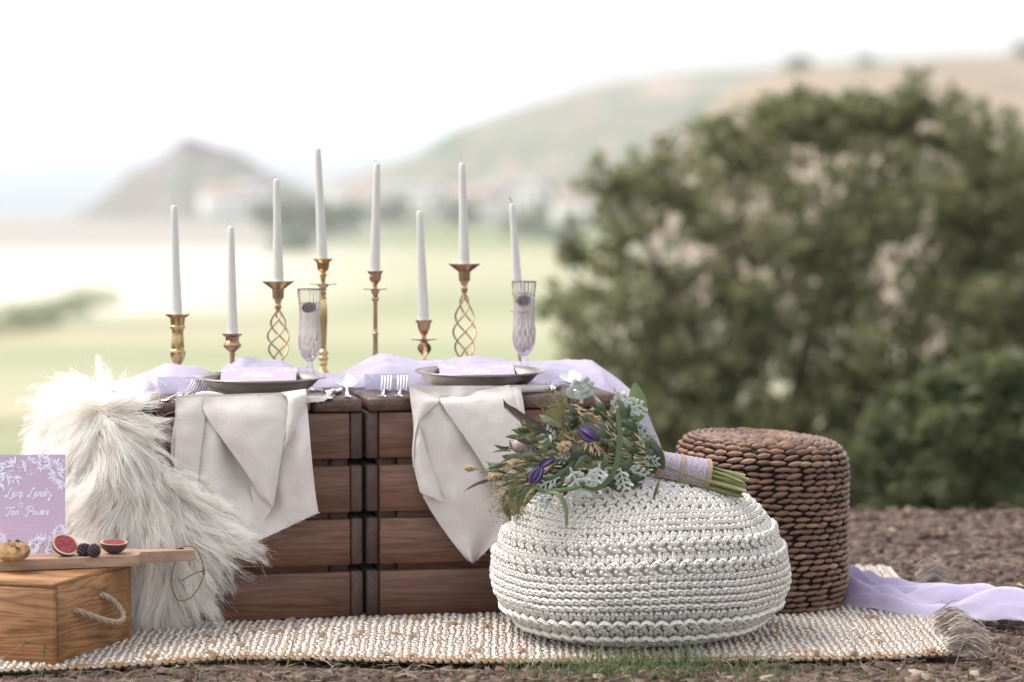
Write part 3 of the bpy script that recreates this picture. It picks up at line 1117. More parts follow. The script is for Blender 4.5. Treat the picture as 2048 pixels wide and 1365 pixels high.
def candlestick(px, v, label, parts, mt, cage=None, leaf=None):
    b0 = stick_frame(px, v)
    root = empty('candlestick', b0, label, 'candlestick', 'brass candlesticks along the runner')
    for nm, rows, n in parts:
        pr = at_rows(b0, rows)
        a = Acc()
        vv, ff = lathe(catmull(pr, 3) if nm not in ('drip_pan', 'socket') else pr, n)
        a.add(vv + b0, ff)
        o = put(nm, a, M[mt], root)
        if nm in ('drip_pan', 'socket', 'base'):
            sharp(o, 40)
    if cage:
        top, bot, rad, nw, turns = cage
        z0 = P(CX, bot, b0[1])[2]
        z1 = P(CX, top, b0[1])[2]
        k = b0[1] / FPX
        for w in range(nw):
            pts = []
            for t in np.linspace(0, 1, 40):
                rr = (3 + (rad - 3) * math.sin(math.pi * t ** 0.85) ** 0.8) * k
                an = 2 * math.pi * (w / nw + turns * t) + 0.4
                pts.append(b0 * A3(1, 1, 0) + A3(rr * math.cos(an), rr * math.sin(an), lerp(z0, z1, t)))
            put('twist_wire', Acc().add(*tube(pts, 1.9 * k, 6)), M[mt], root)
    if leaf:
        top, bot, rad = leaf
        z0, z1 = P(CX, bot, b0[1])[2], P(CX, top, b0[1])[2]
        k = b0[1] / FPX
        rows = []
        for t in np.linspace(0, 1, 24):
            an = R(30) + t * 2.6
            w_ = rad * k * (0.25 + 0.9 * math.sin(math.pi * (1 - t) ** 0.8) ** 1.2)
            rows.append([b0 * A3(1, 1, 0) + A3(math.cos(an) * w_ * s, math.sin(an) * w_ * s, lerp(z0, z1, t) + 0.0) + A3(-math.sin(an), math.cos(an), 0) * 0.003 * (1 - s * s) for s in np.linspace(-1, 1, 9)])
        sheet_acc = Acc()
        sheet(sheet_acc, rows)
        sheet(sheet_acc, [[q + A3(0.0015, 0.0015, 0) for q in r_] for r_ in rows])
        put('twisted_leaf_stem', sheet_acc, M[mt], root)
    return b0


def candle(b0, px_top, py_top, px_bot, py_bot, label, r0=11.0, r1=6.2, wick='curl', burnt=False):
    k = b0[1] / FPX
    pb, pt = P(px_bot, py_bot + 10, b0[1]), P(px_top, py_top + 6, b0[1])
    root = empty('taper_candle', pb, label, 'candle', 'ivory taper candles')
    ts = np.concatenate([np.linspace(0, 0.985, 12), [0.992, 0.998, 1.0]])
    pts = np.array([lerp(pb, pt, t) for t in ts])
    rad = np.array([lerp(r0, r1, t) for t in ts]) * k
    rad[-3:] = rad[-4] * np.array([0.9, 0.62, 0.12])
    put('wax', Acc().add(*tube(pts, rad, 20)), M['wax'], root)
    d = norm(pt - pb)
    if wick == 'curl':
        sx = random.choice((-1, 1))
        w = [pt - d * .002, pt + d * 0.004, pt + d * .006 + A3(sx * .004, 0, 0), pt + d * .003 + A3(sx * .010, -.002, 0)]
    elif wick == 'side':
        w = [pt - d * .002, pt + d * 0.004, pt + d * .005 + A3(-.004, 0, 0), pt + d * .002 + A3(-.011, 0, 0)]
    else:
        w = [pt - d * .002, pt + d * .006, pt + d * .013 + A3(-.004, 0, 0), pt + d * .017 + A3(-.005, 0, 0)]
    put('wick', Acc().add(*tube(catmull(w, 4), .0011, 6)), M['wick_burnt_hole_shade' if burnt else 'wick'], root)


base_rows = [(2, 772), (26, 772), (27, 768), (22, 762), (10, 756), (5, 748)]
B = {}
B[1] = candlestick(356, .40, 'thick brass candlestick with tulip-shaped foot, leftmost on the table',
                   [('socket', [(6, 628), (24, 628), (23.5, 631), (15, 636), (13.5, 652), (6, 652)], 32),
                    ('collar', [(12, 649), (15, 652), (15, 656), (12, 659)], 32),
                    ('column', [(12, 657), (11.5, 668), (12.5, 682), (12.5, 698), (9, 699)], 32),
                    ('tulip', [(10, 697), (15, 700), (14.5, 712), (10, 724), (5, 731), (6, 736)], 32),
                    ('base', [(4, 733), (6, 748), (14, 758), (25, 766), (27, 769), (27, 772), (1, 772)], 32)], 'brass')
B[2] = candlestick(465, .34, 'low coppery candlestick with a bulbous cup behind the first plate',
                   [('socket', [(9, 667), (20, 667), (19.5, 670), (14, 674), (13, 682), (7, 683)], 32),
                    ('bulb', [(12, 680), (17, 687), (17, 694), (11, 700), (5, 706), (7, 709), (5, 712)], 32),
                    ('column', [(4.5, 710), (4.5, 722), (4.8, 740), (5, 760)], 20),
                    ('base', [(5, 758), (14, 764), (24, 770), (25, 774), (1, 774)], 32)], 'copper')
flare = lambda y: [('socket', [(8, y + 1), (32, y), (32, y + 2), (17, y + 13), (12, y + 17), (11.5, y + 34), (8, y + 37), (5, y + 45)], 32),
                   ('knob', [(4, y + 44), (6.5, y + 49), (6, y + 55), (4, y + 60), (5, y + 64)], 24)]
B[3] = candlestick(557, .40, 'spiral wire candlestick with a wide flared cup beside the first flute',
                   flare(562) + [('base', [(4, 720), (8, 738), (18, 758), (27, 766), (28, 771), (1, 771)], 32)], 'copper', cage=(620, 728, 21.5, 4, 0.85))
B[4] = candlestick(647, .50, 'tallest fluted brass candlestick right behind the first flute',
                   [('socket', [(9, 518), (19, 517), (19, 520), (13, 525), (11.5, 539), (7, 543)], 32),
                    ('neck', [(8, 541), (5.5, 546), (8, 549), (5, 556), (4.5, 566)], 24),
                    ('drip_pan', [(4, 566.5), (27, 567), (27, 569), (12, 570), (8, 575), (5, 578)], 32),
                    ('rings', [(5, 577), (7, 580), (4.5, 584), (7.5, 588), (4.5, 592), (7.5, 596), (5, 600)], 24),
                    ('column', [(5.5, 599), (7.5, 612), (8, 640), (6.5, 675), (5.5, 700)], 12),
                    ('lower_rings', [(6, 699), (10.5, 705), (7.5, 711), (10.5, 716), (7, 722), (8, 728), (5.5, 733)], 24),
                    ('base', [(6, 732), (9, 741), (17, 749), (30, 755), (31, 758), (1, 758)], 32)], 'brass')
B[5] = candlestick(751, .46, 'slim straight brass candlestick with a small knob halfway up its column',
                   [('socket', [(9, 543), (15, 542), (15, 545), (12, 549), (11, 560), (6, 567)], 32),
                    ('neck', [(6, 565), (4, 571), (4, 577)], 20),
                    ('drip_pan', [(4, 576.5), (24, 577), (24, 579), (9, 580), (6.5, 588), (4, 592)], 32),
                    ('collar', [(4, 590), (7, 596), (7, 600), (4, 604)], 24),
                    ('column', [(4, 602), (4.3, 640), (4.5, 663), (7, 667), (4.8, 672), (5, 700), (5.5, 760)], 16),
                    ('base', [(5, 757), (14, 762), (27, 766), (28, 770), (1, 770)], 32)], 'copper')
B[6] = candlestick(848, .44, 'short candlestick with a twisted leaf stem behind the second plate',
                   [('socket', [(9, 641), (16.5, 640), (16.5, 643), (13, 648), (12, 656), (8, 666), (4, 672)], 32),
                    ('drip_pan', [(3, 677), (26, 677), (26, 679), (8, 682), (4, 686)], 32),
                    ('neck', [(3.5, 670), (4.5, 674), (4, 684), (5, 690)], 16),
                    ('base', [(3, 732), (10, 752), (24, 762), (27, 768), (1, 768)], 32)], 'copper', leaf=(684, 738, 17))
B[7] = candlestick(929, .44, 'spiral wire candlestick with a wide flared cup behind the second plate',
                   flare(527) + [('base', [(4, 720), (8, 738), (18, 758), (27, 764), (28, 768), (1, 768)], 32)], 'copper', cage=(590, 728, 22.5, 4, 0.95))
B[8] = candlestick(1040, .50, 'short candlestick mostly hidden behind the second flute',
                   [('socket', [(9, 586), (16.5, 585), (16.5, 588), (13, 593), (12, 602), (8, 611), (4, 617)], 32),
                    ('drip_pan', [(3, 621), (21, 621), (21, 623), (8, 626), (4, 630)], 32),
                    ('neck', [(3.5, 615), (4.5, 619), (4, 630), (5, 640), (3.5, 668), (7, 686), (5, 702), (3, 722), (3, 730)], 16),
                    ('base', [(3, 728), (10, 748), (24, 758), (27, 762), (1, 762)], 32)], 'brass')

candle(B[1], 348, 405, 354, 628, 'ivory taper leaning slightly left, leftmost of the candles', wick='up')
candle(B[2], 462, 447, 465, 667, 'ivory taper rising from the low coppery cup behind the first plate', wick='up')
candle(B[3], 553, 352, 557, 563, 'ivory taper in the spiral wire holder beside the first flute', wick='side')
candle(B[4], 635, 290, 645, 518, 'tallest ivory taper, rising right behind the first flute')
candle(B[5], 754, 320, 749, 543, 'ivory taper in the slim straight holder with the knobbed column', wick='side')
candle(B[6], 839, 416, 848, 641, 'ivory taper in the twisted leaf holder behind the second plate', wick='side')
candle(B[7], 924, 320, 929, 528, 'ivory taper in the spiral wire holder behind the second plate', wick='up')
candle(B[8], 1024, 402, 1037, 590, 'thinner ivory taper with a burnt black wick above the second flute', r0=10.0, r1=5.6, wick='burnt', burnt=True)


# ================================================================== FLUTES WITH BERRIES
def blackberry(c, r, label, squash=(1, 1, 1), rot=0.0, group=None, name='blackberry', seed=1):
    root = empty(name, c - A3(0, 0, r * squash[2]), label, 'berry', group)
    rr = np.random.default_rng(seed)
    a = Acc()
    n = 46
    for i in range(n):
        zz = 1 - 2 * (i + .5) / n
        ph = i * 2.39996
        d = A3(math.sqrt(1 - zz * zz) * math.cos(ph), math.sqrt(1 - zz * zz) * math.sin(ph), zz)
        d = d * A3(*squash)
        d = A3(d[0] * math.cos(rot) - d[2] * math.sin(rot), d[1], d[0] * math.sin(rot) + d[2] * math.cos(rot))
        q = r * 0.27 * rr.uniform(.85, 1.1)
        bead(a, c + d * r * 0.82, A3(q, 0, 0), A3(0, q, 0), A3(0, 0, q), rr.random())
    bead(a, c, A3(r * .8 * squash[0], 0, 0), A3(0, r * .8 * squash[1], 0), A3(0, 0, r * .8 * min(squash)), .5)
    put('drupelets', a, M['berry'], root)
    return root


def flute(px, v, top, label, berry_label, seed):
    b0, _ = TP(px, v)
    b0 = A3(b0[0], b0[1], TOP + 0.001)
    k = b0[1] / FPX
    H = P(px, top, b0[1])[2] - b0[2]
    root = empty('champagne_flute', b0, label, 'glass', 'crystal champagne flutes')
    s = H / 0.205
    prof_o = [(25.5, 1.0), (24.2, .94), (22.2, .84), (21.5, .72), (22, .62), (23.4, .53), (23.3, .46), (20.5, .385), (15, .325), (8, .292), (4.8, .28)]
    prof_i = [(4.0, .300), (8, .306), (14.2, .337), (19.3, .393), (22.0, .463), (22.2, .53), (20.9, .62), (20.4, .72), (21.1, .84), (23.2, .94), (24.7, .995)]
    n = 64
    a = Acc()
    pr = catmull([(r * k, z * H) for r, z in prof_o], 5)
    pi_ = catmull([(r * k, z * H) for r, z in prof_i], 5)
    allp = np.vstack([pr, pi_])
    vv, ff = lathe(allp, n)
    vv = vv.reshape(len(allp), n, 3)
    for i in range(len(pr)):                          # cut facets on the outside
        z = pr[i][1] / H
        for j in range(n):
            an = j / n * 2 * math.pi
            if z < 0.56:
                tt = (0.56 - z) / 0.27
                d1 = abs(((an * 12 / (2 * math.pi) + tt * 2.4) % 1) - .5)
                d2 = abs(((an * 12 / (2 * math.pi) - tt * 2.4) % 1) - .5)
                dep = 0.0010 * max(0, 1 - min(d1, d2) / .2) * smooth(tt * 4) * smooth((1 - tt) * 4)
            elif z > 0.86:
                dep = 0.0009 * abs(((an * 20 / (2 * math.pi)) % 1) - .5) * 2
            else:
                dep = 0.0005 * abs(((an * 20 / (2 * math.pi)) % 1) - .5) * 2
            rad = math.hypot(vv[i, j, 0], vv[i, j, 1])
            vv[i, j, :2] *= (rad - dep) / max(rad, 1e-6)
    vv = vv.reshape(-1, 3)
    ff = np.vstack([ff, grid_faces(2, n, True)[:, ::-1] * 0 + np.stack([np.arange(n) + (len(allp) - 1) * n, (np.arange(n) + 1) % n + (len(allp) - 1) * n, (np.arange(n) + 1) % n, np.arange(n)], 1)[:, ::-1]])
    k0 = len(vv)                                      # close bottom between outer end and inner start: already joined row to row
    a.add(vv + b0, ff)
    put('bowl', a, M['crystal'], root)
    st = Acc()
    vv, ff = lathe([(0.1 * k, .292 * H), (5 * k, .289 * H), (6.2 * k, .262 * H), (5.0 * k, .236 * H), (7.2 * k, .222 * H), (8.2 * k, .205 * H), (6.5 * k, .12 * H), (5.2 * k, .04 * H), (7 * k, .022 * H), (0.1 * k, .022 * H)], 8)
    st.add(vv + b0, ff)
    put('stem', st, M['crystal'], root, smooth_shade=False)
    ft = Acc()
    vv, ff = lathe([(0.1 * k, .021 * H), (7 * k, .020 * H), (18 * k, .012 * H), (27 * k, .006 * H), (27.5 * k, .001 * H), (0.1 * k, .001 * H)], 40)
    ft.add(vv + b0, ff)
    put('foot', ft, M['crystal'], root)
    lq = Acc()
    lp = [(0.2 * k, .306 * H)] + [(r * k + .00015, z * H) for r, z in prof_i if z < .86]
    lp = np.vstack([catmull(lp, 4), [(21.3 * k, .862 * H), (0.2 * k, .862 * H)]])
    vv, ff = lathe(lp, 48)
    lq.add(vv + b0, ff)
    put('sparkling_drink', lq, M['fizz'], root)
    c = b0 + A3(-0.001, -0.003, .815 * H)
    blackberry(c, 12 * k, berry_label, (1.25, .9, .8), 0.1, 'berries floating in the flutes', 'floating_berry', seed)


flute(620, .22, 578, 'cut crystal flute of pale violet fizz beside the first plate', 'dark berry floating in the flute by the tallest candle', 4)
flute(1048, .25, 563, 'cut crystal flute of pale violet fizz behind the second plate', 'dark berry floating in the flute beside the bush', 9)


# ================================================================== PLATES, CARDS
def nib(pts, w, n_dir, acc, frame, sub=5, thin=0.25):
    """calligraphic stroke: ribbon whose width follows a slanted nib; frame maps (x, y) on the card to 3D"""
    p = catmull([(x, y, 0) for x, y in pts], sub)
    t = np.gradient(p, axis=0)
    t /= np.linalg.norm(t, axis=1)[:, None] + 1e-9
    nv = np.stack([-t[:, 1], t[:, 0]], 1)
    ww = w * (thin + (1 - thin) * np.abs(t[:, 0] * n_dir[1] - t[:, 1] * n_dir[0]) ** 1.3)
    v = []
    for i in range(len(p)):
        v.append(frame(p[i][0] - nv[i][0] * ww[i] / 2, p[i][1] - nv[i][1] * ww[i] / 2))
        v.append(frame(p[i][0] + nv[i][0] * ww[i] / 2, p[i][1] + nv[i][1] * ww[i] / 2))
    acc.add(v, grid_faces(len(p), 2))


GLYPH = {  # strokes in units of the x-height; advance
    'L': ([[(1.35, 1.55), (1.15, 1.95), (0.8, 1.7), (0.62, 1.0), (0.45, 0.25), (0.1, -0.1), (-0.15, 0.1), (0.15, 0.25), (0.6, -0.05), (1.2, -0.4), (1.75, -0.3)]], 1.35),
    'T': ([[(-0.25, 1.2), (-0.2, 1.65), (0.3, 1.75), (0.9, 1.6), (1.5, 1.75), (1.75, 1.95)], [(0.85, 1.62), (0.75, 0.9), (0.55, 0.1), (0.15, -0.2), (-0.15, 0.05)]], 1.15),
    'P': ([[(0.65, 1.55), (0.55, 0.8), (0.35, 0.0), (0.0, -0.25), (-0.25, -0.05)], [(-0.1, 1.15), (0.1, 1.75), (0.75, 2.0), (1.4, 1.8), (1.45, 1.25), (1.0, 0.85), (0.6, 0.85)]], 1.55),
    'M': ([[(-0.2, 0.1), (0.1, -0.05), (0.35, 0.6), (0.6, 1.7)], [(0.6, 1.7), (0.75, 0.8), (0.85, 0.0)], [(0.85, 0.0), (1.2, 0.9), (1.6, 1.75)], [(1.6, 1.75), (1.6, 0.8), (1.65, 0.1), (1.95, 0.05), (2.1, 0.25)]], 2.05),
    'a': ([[(0.75, 0.85), (0.45, 1.0), (0.12, 0.65), (0.05, 0.2), (0.25, 0.0), (0.5, 0.25), (0.75, 0.95)], [(0.76, 0.95), (0.66, 0.3), (0.78, 0.0), (1.0, 0.2)]], 0.98),
    'r': ([[(-0.02, 0.3), (0.2, 0.95), (0.28, 0.85), (0.2, 0.4), (0.14, 0.0)], [(0.18, 0.4), (0.36, 0.9), (0.6, 0.98), (0.66, 0.78)]], 0.66),
    'n': ([[(-0.02, 0.3), (0.2, 0.95), (0.26, 0.8), (0.14, 0.0)], [(0.18, 0.4), (0.42, 0.92), (0.62, 0.9), (0.58, 0.35), (0.66, 0.0), (0.9, 0.22)]], 0.88),
    'd': ([[(0.75, 0.85), (0.45, 1.0), (0.12, 0.65), (0.05, 0.2), (0.25, 0.0), (0.5, 0.25), (0.75, 0.95)], [(1.02, 1.85), (0.8, 0.95), (0.66, 0.25), (0.8, 0.0), (1.02, 0.22)]], 1.0),
    'y': ([[(-0.02, 0.5), (0.18, 0.98), (0.2, 0.5), (0.26, 0.05), (0.5, 0.2), (0.74, 0.95)], [(0.76, 0.95), (0.62, 0.0), (0.4, -0.75), (0.05, -0.85), (0.1, -0.5), (0.6, -0.05), (1.0, 0.25)]], 0.9),
    'o': ([[(0.5, 1.0), (0.15, 0.75), (0.05, 0.25), (0.3, -0.02), (0.6, 0.3), (0.62, 0.8), (0.45, 1.0)], [(0.6, 0.85), (0.85, 0.75)]], 0.8),
    'm': ([[(-0.02, 0.3), (0.18, 0.95), (0.24, 0.8), (0.14, 0.0)], [(0.18, 0.4), (0.38, 0.92), (0.54, 0.9), (0.5, 0.4), (0.44, 0.0)], [(0.48, 0.4), (0.7, 0.92), (0.88, 0.9), (0.84, 0.35), (0.92, 0.0), (1.12, 0.22)]], 1.12),
    'w': ([[(-0.02, 0.5), (0.16, 0.98), (0.16, 0.4), (0.28, 0.0), (0.5, 0.3), (0.58, 0.9)], [(0.58, 0.9), (0.56, 0.3), (0.7, 0.0), (0.95, 0.4), (0.95, 0.95), (1.15, 0.8)]], 1.08),
    'e': ([[(0.08, 0.4), (0.4, 0.55), (0.55, 0.82), (0.38, 1.0), (0.12, 0.65), (0.12, 0.15), (0.35, -0.02), (0.7, 0.25)]], 0.64),
    's': ([[(-0.02, 0.2), (0.25, 0.6), (0.4, 1.02), (0.5, 0.7), (0.5, 0.2), (0.25, -0.02), (0.05, 0.12)]], 0.62),
    'u': ([[(-0.02, 0.5), (0.18, 0.98), (0.16, 0.35), (0.32, 0.0), (0.55, 0.3), (0.68, 0.95)], [(0.68, 0.95), (0.62, 0.3), (0.74, 0.0), (0.96, 0.22)]], 0.94),
    '&': ([[(0.75, 1.7), (0.45, 1.95), (0.25, 1.55), (0.5, 1.1), (0.7, 0.75), (0.2, 0.75), (0.15, 0.15), (0.55, -0.15), (0.95, 0.3), (1.1, 0.9)], [(0.45, 1.1), (0.8, 0.3), (1.3, -0.25)]], 1.2),
    ' ': ([], 0.55),
}


def write(text, x, y, xh, frame, acc, w=0.2, slant=0.22, squeeze=1.0):
    """script lettering from (x, y), x-height xh; returns the end x"""
    for ch in text:
        st, adv = GLYPH[ch]
        for s in st:
            pts = [(x + (a_ + slant * b_) * xh * squeeze, y + b_ * xh) for a_, b_ in s]
            nib(pts, w * xh, (0.35, 0.94)[::-1] if False else (0.5, -0.87), acc, frame)
        x += adv * xh * squeeze
    return x


def text_w(text, xh, squeeze=1.0):
    return sum(GLYPH[c][1] for c in text) * xh * squeeze


def card_frame(origin, ex, ey, off):
    n = norm(np.cross(ex, ey))
    return lambda x, y: origin + ex * x + ey * y + n * off


def card_mesh(origin, ex, ey, w, h, th=0.0006):
    n = norm(np.cross(ex, ey))
    a = Acc()
    rows = [[origin + ex * x + ey * y for x in np.linspace(0, w, 6)] for y in np.linspace(0, h, 6)]
    v0 = np.array(rows).reshape(-1, 3)
    f = grid_faces(6, 6)
    a.add(v0, f)
    a.add(v0 - n * th, f[:, ::-1])
    c = [origin, origin + ex * w, origin + ex * w + ey * h, origin + ey * h]
    for i in range(4):
        a.add([c[i], c[(i + 1) % 4], c[(i + 1) % 4] - n * th, c[i] - n * th], np.array([[0, 3, 2, 1]]))
    return a


def petal(acc, frame, x, y, ang, L, w):
    pts = []
    for t in np.linspace(0, 1, 7):
        pts.append((t, w * math.sin(math.pi * t ** 0.8)))
    ca, sa = math.cos(ang), math.sin(ang)
    v = []
    for t, q in pts:
        for s in (-1, 1):
            lx, ly = t * L, s * q / 2
            v.append(frame(x + lx * ca - ly * sa, y + lx * sa + ly * ca))
    acc.add(v, grid_faces(len(pts), 2))


def dot(acc, frame, x, y, r):
    v = [frame(x + r * math.cos(a_), y + r * math.sin(a_)) for a_ in np.linspace(0, 2 * math.pi, 9)[:-1]]
    acc.add(v, np.array([[0, 1, 2, 3, ], [0, 3, 4, 7], [4, 5, 6, 7]]))


def plate(px0, px1, v, yrim, label, menu_label, cpx0, cpx1):
    """shallow pewter dish with a turned-out lip"""
    pc, u = TP((px0 + px1) / 2, v)
    k = pc[1] / FPX
    Rr = (px1 - px0) / 2 * k
    b0 = A3(pc[0], pc[1], TOP + 0.0035)
    root = empty('pewter_plate', b0, label, 'plate', 'pewter plates')
    h = max(0.030, P(px0, yrim, pc[1])[2] - b0[2])
    pr = [(0.001, .003), (.55 * Rr, .003), (.66 * Rr, .008), (.80 * Rr, h * .55), (.90 * Rr, h * .9), (1.0 * Rr, h), (1.0 * Rr, h - .0025), (.905 * Rr, h * .9 - .0032), (.80 * Rr, h * .55 - .004), (.66 * Rr, .003), (.56 * Rr, 0), (.001, 0)]
    vv, ff = lathe(catmull(pr, 3), 72)
    vv = vv + A3(0, 0, 1) * (np.sin(np.arctan2(vv[:, 1], vv[:, 0]) * 2 + 1) * 0.0012 * (np.hypot(vv[:, 0], vv[:, 1]) / Rr) ** 3)[:, None]
    put('dish', Acc().add(vv + b0, ff[:, ::-1]), M['pewter'], root)
    rp = lathe([(Rr * .985, h - .0006), (Rr * 1.004, h + .0012), (Rr * 1.010, h), (Rr * 1.0, h - .0026), (Rr * .985, h - .0022)], 72)
    put('rolled_lip', Acc().add(rp[0] + b0, rp[1]), M['pewter'], root)
    # menu card leaning in the dish, far edge over the rim
    ang = R(11.5)
    w = (cpx1 - cpx0) * k
    x0 = P(cpx0, yrim, pc[1])[0]
    Lc = 0.200
    o = A3(x0, pc[1] - 0.082, b0[2] + 0.0085)
    ex = A3(math.cos(R(3)), math.sin(R(3)), 0)
    ey = norm(A3(-math.sin(R(3)) * math.cos(ang), math.cos(R(3)) * math.cos(ang), math.sin(ang)))
    card = put('menu_card', card_mesh(o, ex, ey, w, Lc), M['menu_card'], loc=tuple(o), label=menu_label, cat='card', group='pink menu cards')
    fr = card_frame(o, ex, ey, 0.0006)
    a = Acc()
    xh = 0.030
    tw = text_w('Menu', xh, .5)
    write('Menu', (w - tw) / 2 - .005, Lc * .60, xh, fr, a, 0.12, squeeze=.5)
    put('lettering', a, M['white_ink'], card)
    fl = Acc()
    rr = random.Random(int(px0))
    for cx, cy, s0 in ((w * .90, Lc * .93, -1), (w * .1, Lc * .93, 1)):
        for i in range(9):
            petal(fl, fr, min(w * .97, max(w * .03, cx + rr.uniform(-.02, .02))), cy - rr.uniform(0, .02), R(90 + 90 * s0 + rr.uniform(-50, 50)) if False else R(-90 + s0 * rr.uniform(-80, 80)), rr.uniform(.010, .018), .005)
    put('printed_flowers', fl, M['white_ink'], card, kind='stuff')


plate(388, 652, .135, 753, 'pewter plate with a pink menu card on the crate by the sheepskin', 'pink menu card leaning in the plate by the sheepskin', 444, 596)
plate(829, 1090, .135, 741, 'pewter plate with a pink menu card above the right-hand napkin', 'pink menu card leaning in the plate near the bouquet', 884, 1036)


def place_card(px0, px1, py0, v, text, label):
    pc, u = TP(px0, v)
    pd, u2 = TP(px1, v)
    ex = norm(pd - pc)
    w = np.linalg.norm(pd - pc)
    h = P(px0, py0, pc[1])[2] - TOP
    ang = R(78)
    fwd = norm(np.cross(A3(0, 0, 1), ex))
    ey = norm(fwd * math.cos(ang) + A3(0, 0, 1) * math.sin(ang))
    o = pc + A3(0, 0, 0.002)
    card = put('place_card', card_mesh(o, ex, ey, w, h, .0004), M['vellum'], loc=tuple(o), label=label, cat='card', group='lavender place cards')
    fr = card_frame(o, ex, ey, .0006)
    a = Acc()
    xh = h * .22
    write(text, w * .48, h * .62, xh, fr, a, .2)
    put('lettering', a, M['white_ink'], card)
    fl = Acc()
    rr = random.Random(int(px0))
    for i in range(16):
        petal(fl, fr, w * rr.uniform(.03, .22), h * rr.uniform(.1, .8), R(rr.uniform(20, 160)), .011, .004)
    put('printed_flowers', fl, M['white_ink'], card, kind='stuff')


place_card(316, 402, 756, .178, 'Tom', 'small lavender place card behind the forks by the sheepskin')
place_card(730, 815, 750, .195, 'Lara', 'small lavender place card behind the forks by the middle seam')


# ================================================================== CUTLERY
def cut_frame(px, v, yaw=0.0):
    p, _ = TP(px, v)
    a_ = YAW + yaw
    ey = A3(-math.sin(a_), math.cos(a_), 0)
    ex = A3(math.cos(a_), math.sin(a_), 0)
    return A3(p[0], p[1], TOP + 0.001), ex, ey


def bar(acc, fr, pts, th=0.0022):
    """flat metal bar: list of (y, half width, z)"""
    o, ex, ey = fr
    p = catmull([(y, w, z) for y, w, z in pts], 4)
    rows_t, rows_b = [], []
    for y, w, z in p:
        rows_t.append([o + ey * y + ex * w * s + A3(0, 0, z + th * (1 - .6 * abs(s))) for s in (-1, -.5, 0, .5, 1)])
        rows_b.append([o + ey * y + ex * w * s + A3(0, 0, z) for s in (-1, -.5, 0, .5, 1)])
    nr = len(p)
    v = np.concatenate([np.array(rows_t).reshape(-1, 3), np.array(rows_b).reshape(-1, 3)])
    f = grid_faces(nr, 5)
    g = [f, f[:, ::-1] + nr * 5]
    i = np.arange(nr - 1)
    for c in (0, 4):
        q = np.stack([i * 5 + c, (i + 1) * 5 + c, (i + 1) * 5 + c + nr * 5, i * 5 + c + nr * 5], 1)
        g.append(q if c == 0 else q[:, ::-1])
    g.append(np.array([[k_, k_ + 1, k_ + 1 + nr * 5, k_ + nr * 5] for k_ in range(4)]))
    acc.add(v, g)


def fork(px, v, yaw, label, zoff=0.0):
    fr = cut_frame(px, v, yaw)
    fr = (fr[0] + A3(0, 0, zoff), fr[1], fr[2])
    root = empty('fork', fr[0], label, 'fork', 'silver forks')
    a = Acc()
    bar(a, fr, [(0, .0085, .002), (.004, .0105, .002), (.012, .0095, .002), (.020, .0050, .003), (.06, .0032, .007), (.10, .0030, .009), (.115, .0048, .006)], .0028)
    put('handle', a, M['silver'], root)
    b = Acc()
    bar(b, fr, [(.112, .0045, .006), (.122, .0105, .003), (.138, .0120, .004)], .0022)
    put('shoulder', b, M['silver'], root)
    for i in range(4):
        x = (-1.5 + i) * .0066
        t = Acc()
        o = fr[0] + fr[1] * x
        bar(t, (o, fr[1], fr[2]), [(.137, .0021, .004), (.155, .0019, .010), (.172, .0017, .020), (.186, .0012, .031)], .0018)
        put('tine', t, M['silver'], root)


def knife(px, v, yaw, label):
    fr = cut_frame(px, v, yaw)
    root = empty('table_knife', fr[0], label, 'knife', 'silver knives')
    o, ex, ey = fr
    a = Acc()
    pth = [o + ey * y + A3(0, 0, .0085) for y in (0, .001, .005, .012, .02, .04, .07, .09)]
    a.add(*tube(pth, [.002, .0065, .0085, .0080, .0066, .0062, .0055, .0045], 14))
    put('handle', a, M['silver'], root)
    b = Acc()
    bar(b, (o + A3(0, 0, .006), ex, ey), [(.088, .004, .001), (.10, .008, 0), (.17, .009, 0), (.20, .006, 0), (.208, .001, 0)], .0016)
    put('blade', b, M['silver'], root)


def spoon(px, v, yaw, label, s=1.0):
    fr = cut_frame(px, v, yaw)
    root = empty('spoon', fr[0], label, 'spoon', 'silver spoons')
    o, ex, ey = fr
    a = Acc()
    bar(a, fr, [(0, .0075, .002), (.004, .0098, .002), (.012, .0085, .002), (.022, .0050, .003), (.06, .0032, .009), (.092, .0030, .013), (.108, .0036, .012)], .0028)
    put('handle', a, M['silver'], root)
    rows_t, rows_b = [], []
    for t in np.linspace(0, 1, 15):
        y = .102 + .066 * s * t
        w = .0235 * s * (math.sin(math.pi * min(1, .03 + .97 * t)) ** .62) + .0012
        zc = .013 + .022 * t
        rt, rb = [], []
        for q in np.linspace(-1, 1, 13):
            dep = .011 * (1 - q * q) * math.sin(math.pi * t) ** .7
            p = o + ey * y + ex * w * q + A3(0, 0, zc - dep)
            rt.append(p + A3(0, 0, .0009))
            rb.append(p - A3(0, 0, .0006))
        rows_t.append(rt)
        rows_b.append(rb[::-1])
    b = Acc()
    sheet(b, rows_t)
    sheet(b, rows_b)
    put('bowl', b, M['silver'], root)


fork(327, -.001, R(-29), 'shorter outer silver fork beside the sheepskin end of the table')
fork(354, .004, R(-26), 'inner silver fork beside the first folded napkin')
fork(764, .006, R(-13), 'outer silver fork just right of the middle seam', 0)
fork(797, .006, R(-13), 'inner silver fork against the second folded napkin')
knife(655, .012, R(-18), 'silver knife with a rounded handle on the first napkin corner')
spoon(695, .010, R(-8), 'silver spoon left of the middle seam')
knife(1104, .040, R(-16), 'silver knife with a rounded handle right of the second plate')
spoon(1152, .030, R(-8), 'silver spoon half hidden by a silvery leaf of the bouquet')


